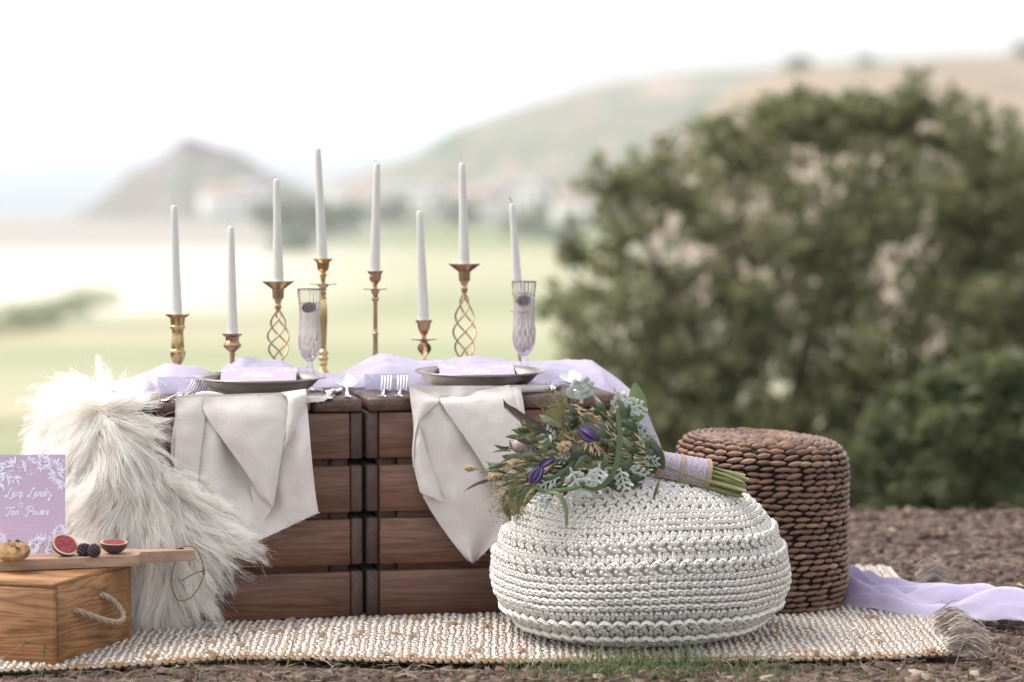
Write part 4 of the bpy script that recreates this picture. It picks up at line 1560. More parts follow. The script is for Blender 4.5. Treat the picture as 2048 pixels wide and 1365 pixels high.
# ================================================================== NAPKINS
def loft(left, right, nt_=26, ns=16, off=(0.01, 0.01), bulge=0.0, ripple=0.0, seed=0.0, fold=None):
    """surface between two image-space edge curves, hung in front of the crates.
    left/right: lists of (px, py, off) with off in metres in front of the crate face"""
    l = catmull(left, 8)
    r = catmull(right, 8)
    li = np.stack([np.interp(np.linspace(0, 1, nt_), np.linspace(0, 1, len(l)), l[:, i]) for i in range(3)], 1)
    ri = np.stack([np.interp(np.linspace(0, 1, nt_), np.linspace(0, 1, len(r)), r[:, i]) for i in range(3)], 1)
    rows = []
    for i in range(nt_):
        row = []
        for s in np.linspace(0, 1, ns):
            q = lerp(li[i], ri[i], s)
            t = i / (nt_ - 1)
            o = q[2] + bulge * math.sin(math.pi * s) * smooth(t * 4) + ripple * mnoise.noise(Vector((q[0] * .022 + seed, q[1] * .010, seed)))
            o += 0.0018 * mnoise.noise(Vector((q[0] * .06 + seed, q[1] * .05, seed + 3))) + 0.006 * smooth(t * 3) * (0.3 - abs(mnoise.noise(Vector((q[0] * .016 + q[1] * .012 + seed, q[1] * .02 - q[0] * .012, seed + 8)))))
            if fold:
                o += fold(s, t)
            row.append(F(q[0], q[1], max(0.0075, o)))
        rows.append(row)
    return rows


def fray(acc, edge, rr, n_per=3, L=0.004):
    """loose threads along a raw edge"""
    e = np.asarray(edge)
    for i in range(len(e) - 1):
        for k in range(n_per):
            p = lerp(e[i], e[i + 1], rr.random())
            d = norm(np.cross(e[i + 1] - e[i], A3(0, 1, 0))) * rr.choice((-1, 1)) + rr.normal(size=3) * .5
            q = p + norm(d) * L * rr.uniform(.4, 1.3)
            acc.add(*ribbon([p, lerp(p, q, .5) + rr.normal(size=3) * .0006, q], [.0009, .0008, .0005], A3(0.6, 0, .8)))


def on_table(px0, px1, py_front, v_to, nrow=6, ns=12, lift=0.002, seed=1.0):
    """the part of a napkin lying on the table behind its hanging edge"""
    rows = []
    for i, t in enumerate(np.linspace(0, 1, nrow)):
        row = []
        for s in np.linspace(0, 1, ns):
            p, u = TP(lerp(px0, px1, s), lerp(-0.012, v_to, t))
            row.append(A3(p[0], p[1], TOP + lift + 0.003 * abs(mnoise.noise(Vector((s * 4, t * 3, seed)))) + 0.004 * math.sin(t * 3) * 0.5))
        rows.append(row)
    return rows


def build_napkins():
    rr = np.random.default_rng(31)
    # ---- first napkin
    a = Acc()
    back = loft([(352, 792, .008), (350, 830, .012), (346, 930, .02), (420, 1000, .03), (470, 1070, .035), (496, 1092, .036)],
                [(612, 784, .008), (616, 830, .020), (622, 900, .028), (630, 980, .03), (636, 1020, .03), (636, 1026, .03)], 44, 30, ripple=.02, seed=1,
                fold=lambda s, t: .014 * math.sin(s * 7.5 + .5) * smooth(t * 3))
    sheet(a, back)
    fray(a, [r_[-1] for r_ in back[-6:]] + back[-1][::-1], rr)
    strip = loft([(356, 796, .012), (353, 830, .018), (350, 900, .028), (346, 985, .034)], [(412, 793, .012), (411, 830, .022), (402, 900, .034), (394, 985, .036)], 20, 8, bulge=.006, seed=2)
    sheet(a, strip)
    fray(a, [r_[-1] for r_ in strip], rr)
    flap = loft([(408, 795, .014), (409, 826, .026), (445, 880, .040), (492, 945, .046), (520, 990, .046), (545, 1014, .044)],
                [(572, 788, .014), (575, 830, .030), (568, 880, .040), (560, 930, .044), (552, 985, .046), (546, 1015, .045)], 30, 18, bulge=.012, seed=3, ripple=.004)
    sheet(a, flap)
    fray(a, [r_[0] for r_ in flap[3:]], rr, 4)
    roll = loft([(560, 785, .014), (575, 800, .03), (572, 850, .040), (562, 905, .030)], [(612, 778, .012), (612, 800, .026), (600, 850, .026), (566, 905, .026)], 20, 12, bulge=.012, seed=5)
    sheet(a, roll)
    under = loft([(500, 960, .030), (505, 1000, .032), (520, 1050, .03)], [(545, 1000, .036), (544, 1015, .038), (524, 1050, .032)], 10, 8, seed=4)
    sheet(a, under)
    sheet(a, on_table(354, 620, 792, .22, 8, 16, .0025))
    corner = []
    for t in np.linspace(0, 1, 8):
        corner.append([A3(*(TP(lerp(600, lerp(664, 672, t), s), lerp(-.010, .09, t))[0][:2]), TOP + .003 + .002 * math.sin(s * 5)) for s in np.linspace(0, 1, 8)])
    sheet(a, corner)
    tip = loft([(612, 795, .009), (612, 806, .011)], [(664, 792, .009), (648, 803, .011)], 5, 8)
    sheet(a, tip)
    fray(a, tip[-1], rr, 4)
    # rolled corner beside the forks
    fr_ = [TP(392, .012)[0] + A3(0, 0, .010), TP(408, .020)[0] + A3(0, 0, .013), TP(432, .022)[0] + A3(0, 0, .010), TP(450, .03)[0] + A3(0, 0, .004)]
    a.add(*tube(catmull(fr_, 5), .0065, 8))
    b0 = T(.25, 0, TOP)
    put('napkin', a, M['linen'], loc=tuple(b0), label='oatmeal linen napkin draped under the plate next to the sheepskin', cat='napkin', group='draped linen napkins')
    # ---- second napkin
    a = Acc()
    back = loft([(818, 772, .008), (822, 800, .012), (826, 850, .016), (832, 930, .022), (845, 990, .03), (880, 1050, .036), (925, 1110, .038), (944, 1126, .038)],
                [(1042, 772, .008), (1044, 800, .014), (1048, 850, .022), (1055, 900, .026), (1060, 960, .028), (1040, 1030, .032), (975, 1100, .038), (946, 1127, .038)], 46, 28, ripple=.02, seed=11,
                fold=lambda s, t: .016 * math.sin(s * 6.2 - .4) * smooth(t * 3) - .012 * smooth(t * 2) * math.sin(math.pi * s))
    sheet(a, back)
    fray(a, [r_[0] for r_ in back[20:]], rr)
    fray(a, [r_[-1] for r_ in back[30:]], rr)
    flapr = loft([(880, 797, .012), (882, 806, .024), (905, 840, .036), (940, 890, .042), (975, 945, .044), (1000, 985, .044)],
                 [(1018, 770, .012), (1030, 800, .030), (1042, 850, .040), (1052, 900, .042), (1050, 950, .042), (1030, 990, .042)], 30, 20, bulge=.010, seed=12, ripple=.004)
    sheet(a, flapr)
    fray(a, [r_[0] for r_ in flapr[2:]], rr, 4)
    flapl = loft([(818, 774, .012), (822, 810, .020), (828, 850, .024), (824, 900, .022), (826, 935, .022)], [(884, 798, .012), (876, 806, .022), (846, 834, .028), (834, 855, .026), (828, 936, .022)], 20, 10, bulge=.008, seed=13)
    sheet(a, flapl)
    fray(a, [r_[-1] for r_ in flapl], rr, 4)
    curl = loft([(832, 850, .022), (826, 920, .024), (840, 985, .034)], [(838, 848, .030), (862, 930, .030), (888, 1005, .036)], 16, 8, bulge=.014, seed=14)
    sheet(a, curl)
    sheet(a, on_table(820, 1040, 780, .22, 8, 16, .0025, 3))
    fr_ = [TP(1012, .02)[0] + A3(0, 0, .011), TP(1045, .035)[0] + A3(0, 0, .011), TP(1075, .05)[0] + A3(0, 0, .010), TP(1105, .066)[0] + A3(0, 0, .008)]
    a.add(*tube(catmull(fr_, 5), np.linspace(.0105, .007, 16), 10))
    side = loft([(1014, 775, .012), (1024, 800, .026), (1040, 830, .034), (1048, 862, .030)], [(1040, 774, .010), (1046, 800, .020), (1050, 830, .022), (1052, 862, .022)], 12, 8, bulge=.010, seed=15)
    sheet(a, side)
    put('napkin', a, M['linen'], loc=tuple(T(.75, 0, TOP)), label='oatmeal linen napkin draped to a point behind the dried flowers', cat='napkin', group='draped linen napkins')


build_napkins()


# ================================================================== SHEEPSKIN
def build_sheepskin():
    hide_m = simple('sheepskin_hide', (0.62, 0.57, 0.49), (0.50, 0.45, 0.38), 0.95, scale=40)
    m, nt, b, new = mat('long_ivory_wool')
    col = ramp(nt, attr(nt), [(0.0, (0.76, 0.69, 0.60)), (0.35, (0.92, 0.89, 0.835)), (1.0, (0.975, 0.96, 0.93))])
    nt.links.new(col, b.inputs['Base Color'])
    b.inputs['Roughness'].default_value = 0.7
    b.inputs['Specular IOR Level'].default_value = 0.3
    tr = new('ShaderNodeBsdfTranslucent')
    nt.links.new(col, tr.inputs[0])
    mx = new('ShaderNodeMixShader')
    mx.inputs[0].default_value = 0.42
    nt.links.new(b.outputs[0], mx.inputs[1])
    nt.links.new(tr.outputs[0], mx.inputs[2])
    nt.links.new(mx.outputs[0], nt.nodes['Material Output'].inputs[0])
    poly = np.array([(55, 902), (82, 855), (112, 806), (150, 780), (200, 778), (238, 806), (268, 850), (290, 905), (318, 945), (355, 968), (400, 1005), (440, 1035), (442, 1060), (412, 1095),
                     (385, 1130), (360, 1165), (338, 1200), (312, 1225), (285, 1235), (262, 1225), (250, 1180), (190, 1130), (140, 1100), (120, 1020), (112, 940), (80, 915)], float)

    def inside(x, y):
        c = False
        n = len(poly)
        j = n - 1
        for i in range(n):
            if (poly[i][1] > y) != (poly[j][1] > y) and x < (poly[j][0] - poly[i][0]) * (y - poly[i][1]) / (poly[j][1] - poly[i][1]) + poly[i][0]:
                c = not c
            j = i
        return c

    def edge_d(x, y):
        d = 1e9
        for i in range(len(poly)):
            a_, b_ = poly[i], poly[(i + 1) % len(poly)]
            ab = b_ - a_
            t = np.clip(np.dot(A3(x, y, 0)[:2] - a_, ab) / np.dot(ab, ab), 0, 1)
            d = min(d, np.hypot(*(a_ + ab * t - (x, y))))
        return d

    def off(x, y):
        o = 0.035 + 0.045 * smooth(edge_d(x, y) / 90)
        o += 0.02 * mnoise.noise(Vector((x * .012, y * .012, 2)))
        if y < 810 and x > 60:
            o -= 0.17 * ((810 - y) / 34) ** 1.2                 # lies back over the crate's corner
        if x < 215:
            o -= 0.0011 * (215 - x) + 0.000006 * (215 - x) ** 2  # and round the crate's end
        if y > 1150:
            o += 0.02 * (y - 1150) / 100
        return o

    def surf(x, y):
        p = F(x, y, off(x, y))
        p[2] = max(p[2], 0.025)
        return p
    root = empty('sheepskin', surf(300, 1250) * A3(1, 1, 0) + A3(0, 0, RUGZ), 'long-haired ivory sheepskin draped over the crate corner behind the pink invitation', 'sheepskin')
    # hide
    st = 12
    idx, vs, fs = {}, [], []
    for gx in range(24, 520, st):
        for gy in range(770, 1280, st):
            if inside(gx + st / 2, gy + st / 2):
                q = []
                for c in ((gx, gy), (gx, gy + st), (gx + st, gy + st), (gx + st, gy)):
                    if c not in idx:
                        idx[c] = len(vs)
                        vs.append(surf(*c) + TV * 0.012)
                    q.append(idx[c])
                fs.append(q)
    put('hide', Acc().add(vs, np.array(fs)), hide_m, root)
    spine = catmull([(150, 822), (195, 830), (235, 900), (270, 970), (330, 1030), (345, 1090), (330, 1150)], 12)
    rr = np.random.default_rng(77)
    a = Acc()
    nl = 1900
    made = 0
    nseg = 9
    tt = np.linspace(0, 1, nseg)
    while made < nl:
        x, y = rr.uniform(24, 500), rr.uniform(775, 1262)
        if not inside(x, y):
            continue
        made += 1
        k = np.argmin(np.hypot(spine[:, 0] - x, spine[:, 1] - y))
        away = np.array([x, y]) - spine[k]
        dist = np.hypot(*away)
        away = away / (dist + 1e-6)
        wt = min(1, dist / 60)
        fl = away * wt * 0.95 + np.array([0.10, 0.55])
        if y < 860 and x < 200:
            fl += np.array([-0.75, 0.0])
        if y < 830:
            fl += np.array([0.0, -0.45])
        if y > 1100:
            fl += np.array([0.1, 0.8])
        fl += np.array([mnoise.noise(Vector((x * .016, y * .016, 0))), mnoise.noise(Vector((x * .016, y * .016, 9)))]) * 1.1
        fl /= np.hypot(*fl) + 1e-6
        root_p = surf(x, y)
        L = rr.uniform(0.055, 0.115) * (1.1 if y > 1050 else 0.95)
        flow = A3(fl[0], 0, -fl[1])
        outw = -TV
        lift = rr.uniform(0.12, 0.42)
        curl = rr.normal(size=3) * 0.0105
        cfreq = rr.uniform(6, 12)
        cph = rr.uniform(0, 6.28)
        tip = root_p + flow * L * 0.93 + outw * L * lift + A3(0, 0, -0.18 * L)
        mid = root_p + outw * L * (0.24 + lift * .8) + flow * L * 0.38
        ns = rr.integers(15, 26)
        base_t = rr.beta(2.6, 1.6)
        for s in range(ns):
            r0 = root_p + rr.normal(size=3) * A3(.0070, .004, .0070)
            e = tip + rr.normal(size=3) * 0.0030 + (r0 - root_p) * 0.15
            if rr.random() < 0.12:
                e = e + rr.normal(size=3) * 0.018
            mm = mid + rr.normal(size=3) * 0.004 + (r0 - root_p) * .6
            w1 = (1 - tt) ** 2
            w2 = 2 * tt * (1 - tt)
            w3 = tt ** 2
            p = w1[:, None] * r0 + w2[:, None] * mm + w3[:, None] * e
            ph = cph + rr.normal() * .5
            wave = np.sin(tt * cfreq + ph)[:, None] * curl * (tt * (1.1 - tt * .4))[:, None]
            p = p + wave
            p[:, 2] = np.maximum(p[:, 2], 0.018)
            wid = 0.00115 * (1 - 0.75 * tt) * rr.uniform(.7, 1.25)
            dirn = norm(np.cross(e - r0, rr.normal(size=3)))
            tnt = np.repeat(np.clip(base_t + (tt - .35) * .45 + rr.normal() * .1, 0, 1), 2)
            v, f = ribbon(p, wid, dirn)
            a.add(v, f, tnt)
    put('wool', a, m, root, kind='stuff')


build_sheepskin()


# ================================================================== WOODEN BOX, BOARD, FOOD
def build_box():
    yaw = R(20)
    c = G(108, 1331, 0.012)
    h = 0.163
    L, W = 0.40, 0.345                             # along the long side (to the left), along the right face
    root = empty('wooden_box', (c[0], c[1], RUGZ), 'honey pine box with a rope handle, standing on the rug', 'box', rotz=-yaw)
    # local frame: origin at the near corner; -x along the front, +y along the right-hand end
    th = 0.016
    put('front_panel', box(Acc(), -L, -0.0005, 0, th, 0, h - .012, .0015), M['oak'], root, local=True, smooth_shade=False)
    put('back_panel', box(Acc(), -L, -0.0005, W - th, W, 0, h - .012, .0015), M['oak'], root, local=True, smooth_shade=False)
    put('end_panel', box(Acc(), -th, 0.002, th + .001, W - th - .001, 0.001, h - .010, .0015), M['oak'], root, local=True, smooth_shade=False)
    put('end_panel', box(Acc(), -L, -L + th, th + .001, W - th - .001, 0.001, h - .012, .0015), M['oak'], root, local=True, smooth_shade=False)
    put('lid', box(Acc(), -L, -0.001, .001, W - 0.10, h - .0115, h, .0018), M['oak'], root, local=True, smooth_shade=False)
    put('lid_strip', box(Acc(), -L, -0.001, W - .098, W, h - .0115, h + .0005, .0018), M['oak'], root, local=True, smooth_shade=False)
    # knot hole and rope
    hole = Acc()
    bead(hole, A3(.0022, .195, .118), A3(.0006, 0, 0), A3(0, .007, 0), A3(0, 0, .008), .5)
    put('knot', hole, M['twine'], root, local=True)
    pts = [A3(-.01, .085, .098), A3(.012, .090, .094), A3(.030, .125, .078), A3(.042, .165, .064), A3(.044, .205, .058), A3(.040, .228, .066), A3(.026, .226, .090), A3(.010, .205, .110), A3(-.01, .200, .113)]
    p = catmull(pts, 10)
    t, n, b = frames(p)
    rp = Acc()
    for k in range(3):
        an = np.linspace(0, 34, len(p)) + k * 2.094
        q = p + (n * np.cos(an)[:, None] + b * np.sin(an)[:, None]) * .0032
        rp.add(*tube(q, .0035, 7), k / 3)
    put('rope_handle', rp, M['rope'], root, local=True)
    return root


build_box()


def build_board():
    z0 = RUGZ + 0.163 + 0.0015
    th = 0.0225
    # outline on the board plane: near edge then round the handle and back
    def g(px, py):
        q = G(px, py, z0 + th)
        return A3(q[0], q[1], 0)
    e1, e2 = g(0, 1122), g(278, 1111)
    ex = norm(e2 - e1)
    ey = A3(-ex[1], ex[0], 0)
    o = e2
    W = 0.150
    ol = [(-.46, 0), (-.004, 0), (.000, .006), (.012, .040), (.016, .046), (.118, .046), (.127, .050), (.130, .058), (.130, .088), (.126, .097), (.118, .102), (.018, .102), (.012, .108), (.002, .142), (-.004, .150), (-.46, .150)]
    root = empty('cutting_board', (o[0], o[1], z0), 'wooden cutting board with a handle, lying across the pine box', 'board')
    # triangulated prism through bmesh with bevel
    bm = bmesh.new()
    vs = [bm.verts.new(tuple(ex * x + ey * y)) for x, y in ol]
    f = bm.faces.new(vs)
    r = bmesh.ops.extrude_face_region(bm, geom=[f])
    up = [x for x in r['geom'] if isinstance(x, bmesh.types.BMVert)]
    bmesh.ops.translate(bm, verts=up, vec=(0, 0, th))
    bmesh.ops.recalc_face_normals(bm, faces=bm.faces)
    bmesh.ops.bevel(bm, geom=[e for e in bm.edges], offset=.0016, segments=2, affect='EDGES', clamp_overlap=True)
    me = bpy.data.meshes.new('slab')
    bm.to_mesh(me)
    bm.free()
    me.materials.append(M['board'])
    ob = bpy.data.objects.new('slab', me)
    C.objects.link(ob)
    ob.parent = root
    hc = o + ex * .100 + ey * .074
    hl = Acc()
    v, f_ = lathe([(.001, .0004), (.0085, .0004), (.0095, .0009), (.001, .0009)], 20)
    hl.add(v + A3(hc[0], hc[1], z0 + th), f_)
    put('hole_shade_disc', hl, M['wick_burnt_hole_shade'], root)  # black disc on the slab, standing in for the shade inside the hole
    # twine loop through the hole
    zt = z0 + th
    lp = [hc + A3(0, 0, zt - .004), hc + A3(.004, -.004, zt + .004), hc + ex * .034 + A3(0, -.010, zt - .004 + .006), hc + ex * .052 + A3(0, -.016, zt - .035), hc + ex * .050 + A3(0, -.026, zt - .065),
          hc + ex * .028 + A3(0, -.034, zt - .098), hc + ex * .002 + A3(0, -.034, zt - .104), hc + ex * -.012 + A3(0, -.032, zt - .080), hc + ex * -.014 + A3(0, -.024, zt - .050), hc + ex * -.008 + A3(0, -.010, zt - .026)]
    tw = Acc().add(*tube(catmull(lp, 8), .0016, 7))
    kn = hc + ex * .052 + A3(0, -.020, zt - .045)
    for q in range(6):
        bead(tw, kn + A3(random.uniform(-.002, .002), random.uniform(-.002, .002), random.uniform(-.008, .008)), A3(.0032, 0, 0), A3(0, .003, 0), A3(0, 0, .003), .5)
    tw.add(*tube(catmull([kn, kn + ex * -.020 + A3(0, -.004, -.006), kn + ex * -.046 + A3(0, -.006, -.018)], 5), .0013, 6))
    put('twine_loop', tw, M['twine'], root)
    return z0 + th


BZ = build_board()


def build_invite():
    o = G(-14, 1108, BZ)
    p1 = G(130, 1107, BZ)
    ex = norm(p1 - o)
    w = np.linalg.norm(p1 - o)
    lean = R(9)
    bk = A3(-ex[1], ex[0], 0)
    ey = norm(A3(0, 0, 1) * math.cos(lean) + bk * math.sin(lean))
    # fitted so its top corner falls where the photograph has it
    h = 0.205
    o = o + A3(0, 0, .0006)
    card = put('invitation_card', card_mesh(o, ex, ey, w, h), M['pink_card'], loc=tuple(o), label='pink wedding invitation with white script standing on the cutting board', cat='card')
    fr = card_frame(o, ex, ey, .0007)
    k = w / 144.0                                  # metres per photograph pixel on the card

    def xy(px, py):
        return (px + 14) * k, (1108 - py) * k
    a = Acc()
    x, y = xy(10, 994)
    write('Lara', x, y, 9.0 * k, fr, a, .29)
    x, y = xy(55, 994)
    write('Landry', x, y, 9.0 * k, fr, a, .29, squeeze=.94)
    x, y = xy(36, 1014)
    write('&', x, y, 9.5 * k, fr, a, .2, slant=.1, squeeze=.8)
    x, y = xy(11, 1031)
    write('Tom', x, y, 8.6 * k, fr, a, .29, squeeze=.98)
    x, y = xy(51, 1031)
    write('Powers', x, y, 8.6 * k, fr, a, .29, squeeze=.98)
    put('lettering', a, M['white_ink'], card)
    s = Acc()
    rr = random.Random(8)
    for cx, py, wd in ((62, 967, 56), (58, 1037, 90), (58, 1043, 56), (54, 1053, 50), (54, 1058, 58), (54, 1063.5, 52), (54, 1069, 54), (48, 1074, 28)):
        px = cx - wd / 2
        while px < cx + wd / 2:
            ln = rr.uniform(1.2, 3.0)
            x0, y0 = xy(px, py)
            x1, _ = xy(px + ln, py)
            nib([(x0, y0 + rr.uniform(-.4, .4) * k), ((x0 + x1) / 2, y0 + rr.uniform(-.7, .9) * k), (x1, y0)], 1.0 * k, (.5, -.87), s, fr, 2)
            px += ln + rr.uniform(.5, 1.6)
    put('fine_print', s, M['faint_ink'], card)
    fl = Acc()
    fi = Acc()
    rr = random.Random(5)

    def spray(px, py, ang, n, L, wd, fan=70, tgt=None):
        x0, y0 = xy(px, py)
        for i in range(n):
            an = R(ang + lerp(-fan, fan, (i + .5) / n) + rr.uniform(-8, 8))
            petal(tgt or fl, fr, x0, y0, an, L * k * rr.uniform(.7, 1.15), wd * k * .72)
    for px, py, an, n, L, wd in [(14, 945, 250, 7, 24, 6), (30, 952, 280, 4, 20, 6), (10, 935, 150, 5, 18, 6), (28, 930, 140, 4, 18, 7), (2, 965, 240, 4, 20, 6), (22, 958, 300, 3, 16, 6), (52, 928, 200, 4, 16, 6), (60, 925, 60, 4, 16, 7), (72, 930, 30, 3, 15, 6), (84, 924, 70, 4, 20, 11), (84, 930, 240, 4, 15, 6),
                                 (104, 932, 160, 4, 20, 8), (108, 935, 60, 5, 22, 7), (114, 945, 20, 5, 20, 7), (112, 950, 200, 5, 20, 6), (118, 960, 250, 4, 18, 6), (122, 968, 300, 4, 18, 6),
                                 (66, 1098, 110, 6, 22, 8), (86, 1090, 100, 7, 24, 7), (78, 1100, 160, 4, 18, 6), (104, 1092, 80, 6, 22, 7), (118, 1075, 90, 7, 24, 8), (122, 1062, 120, 5, 18, 7), (112, 1085, 140, 4, 18, 6), (2, 1085, 60, 5, 20, 7), (-6, 1078, 80, 5, 18, 6), (60, 1107, 10, 4, 16, 5), (90, 1105, 0, 4, 18, 5), (110, 1102, 10, 4, 16, 5)]:
        spray(px, py, an, n, L, wd)
    for i in range(70):
        px, py = rr.choice([(rr.uniform(20, 70), rr.uniform(918, 950)), (rr.uniform(60, 128), rr.uniform(1068, 1095)), (rr.uniform(95, 128), rr.uniform(920, 960)), (rr.uniform(-5, 12), rr.uniform(1070, 1090))])
        x, y = xy(px, py)
        dot(fl, fr, x, y, rr.uniform(1.0, 2.0) * k)
    put('printed_flowers', fl, M['white_ink'], card, kind='stuff')


build_invite()


def build_food():
    rr = np.random.default_rng(4)
    # cookie leaning on its edge against the invitation
    ck = simple('oat_cookie', (0.15, 0.075, 0.028), (0.33, 0.19, 0.085), 0.9, scale=75, bstr=0.8, bdist=0.003)
    ch = simple('chocolate_chip', (0.05, 0.026, 0.018), (0.08, 0.042, 0.028), 0.4, scale=50)
    c = P(27, 1103, G(27, 1124, BZ)[1] + .012)
    root = empty('cookie', A3(c[0], c[1], BZ), 'oat cookie with chocolate chips on the cutting board', 'cookie')
    tilt = R(26)
    ax, ay, az = A3(1, 0, 0), A3(0, math.cos(tilt), math.sin(tilt)), A3(0, -math.sin(tilt), math.cos(tilt))
    v, f = sphere_t(40, 26)
    v = np.sign(v) * np.abs(v) ** np.array([1, 1, .8])
    q = []
    for p in v:
        d = 1 + .10 * mnoise.noise(Vector(p * 3.2)) + .05 * mnoise.noise(Vector(p * 9))
        q.append(p * d)
    v = np.array(q)
    W = c + v[:, :1] * ax * .0335 + v[:, 1:2] * ay * .0335 + v[:, 2:3] * az * .0135
    W[:, 2] = np.maximum(W[:, 2], BZ + .0005)
    put('crumb', Acc().add(W, f), ck, root)
    for (u, w, s) in [(.2, .62, .0055), (-.35, .68, .004), (.25, -.2, .0055), (-.3, .2, .003), (.55, .3, .003), (-.62, -.1, .003), (.02, .25, .003)]:
        a = Acc()
        pp = c + ax * u * .033 + ay * w * .033 + az * .0125 * math.sqrt(max(.05, 1 - u * u - w * w)) * 1.02
        for kk in range(3):
            bead(a, pp + rr.normal(size=3) * s * .25, ax * s * .8, ay * s * .7, az * s * .45, .5)
        put('chocolate_chip', a, ch, root)

    # figs
    skin = simple('fig_skin', (0.055, 0.022, 0.030), (0.10, 0.05, 0.045), 0.5, scale=60)
    pulp = simple('fig_pulp', (0.30, 0.03, 0.05), (0.15, 0.014, 0.026), 0.4, scale=160, bstr=.6, bdist=.002)
    pith = simple('fig_pith', (0.56, 0.44, 0.29), (0.46, 0.32, 0.22), 0.7, scale=70)
    seedm = simple('fig_seeds', (0.62, 0.36, 0.22), (0.5, 0.22, 0.16), 0.5)

    def half_fig(cx, cy_base, R0, nrm, label, seed, depth=0.85):
        b0 = G(cx, cy_base, BZ)
        n = norm(nrm)
        e1 = norm(np.cross(n, A3(0, 1, .2)))
        e2 = np.cross(n, e1)
        rt = empty('fig_half', A3(b0[0], b0[1], BZ), label, 'fig', 'cut figs')
        # hemisphere bowl of skin, lowest point on the board
        cz = []
        ths = np.linspace(0, math.pi / 2, 14)
        v = []
        for th_ in ths:
            for ph in np.linspace(0, 2 * math.pi, 36, endpoint=False):
                w = 1 + .04 * math.sin(ph * 2 + seed)
                v.append((e1 * math.cos(ph) + e2 * math.sin(ph)) * R0 * math.cos(th_) * w - n * R0 * depth * math.sin(th_))
        v = np.array(v)
        off = -v[:, 2].min()
        c_ = A3(b0[0], b0[1], BZ + off + .0003)
        put('skin', Acc().add(v + c_, grid_faces(14, 36, True)), skin, rt)
        g1, g2 = Acc(), Acc()

        def disc(acc, r_in, r_out, hh, nr, bumpy):
            vv = []
            for r_ in np.linspace(r_in, r_out, nr):
                for ph in np.linspace(0, 2 * math.pi, 36, endpoint=False):
                    w = 1 + .04 * math.sin(ph * 2 + seed)
                    z = hh + bumpy * mnoise.noise(Vector((r_ * 400 * math.cos(ph), r_ * 400 * math.sin(ph), seed)))
                    vv.append(c_ + (e1 * math.cos(ph) + e2 * math.sin(ph)) * r_ * w + n * z)
            acc.add(vv, grid_faces(nr, 36, True)[:, ::-1])
        disc(g1, R0 * .76, R0 * 1.0, .0003, 4, .0004)
        disc(g2, R0 * .01, R0 * .84, .0010, 10, .0016)
        put('pith', g1, pith, rt)
        put('pulp', g2, pulp, rt)
        sd_ = Acc()
        for i in range(60):
            r_ = R0 * .7 * math.sqrt(rr.random())
            ph = rr.uniform(0, 6.28)
            bead(sd_, c_ + (e1 * math.cos(ph) + e2 * math.sin(ph)) * r_ + n * .0018, A3(.0007, 0, 0), A3(0, .0007, 0), A3(0, 0, .0007), .5, BEAD_LO)
        put('seeds', sd_, seedm, rt, kind='stuff')
    half_fig(131, 1113, .0275, A3(.42, -.62, .66), 'fig half showing its red flesh to the front', 1, .8)
    half_fig(228, 1108, .0275, A3(.02, -.10, 1), 'fig half lying cut side up near the board handle', 2.2, .86)
    k = 6.7 / FPX
    b1 = G(168, 1112, BZ)
    blackberry(A3(b1[0], b1[1], BZ + .0125), .0150, 'blackberry nearest the upright fig half', (1.05, .9, .84), .2, 'blackberries on the board', seed=3)
    b2 = G(186, 1114, BZ)
    blackberry(A3(b2[0] + .003, b2[1] - .006, BZ + .0135), .0150, 'blackberry nearest the fig half lying cut side up', (.88, .9, .9), 0, 'blackberries on the board', seed=5)


build_food()


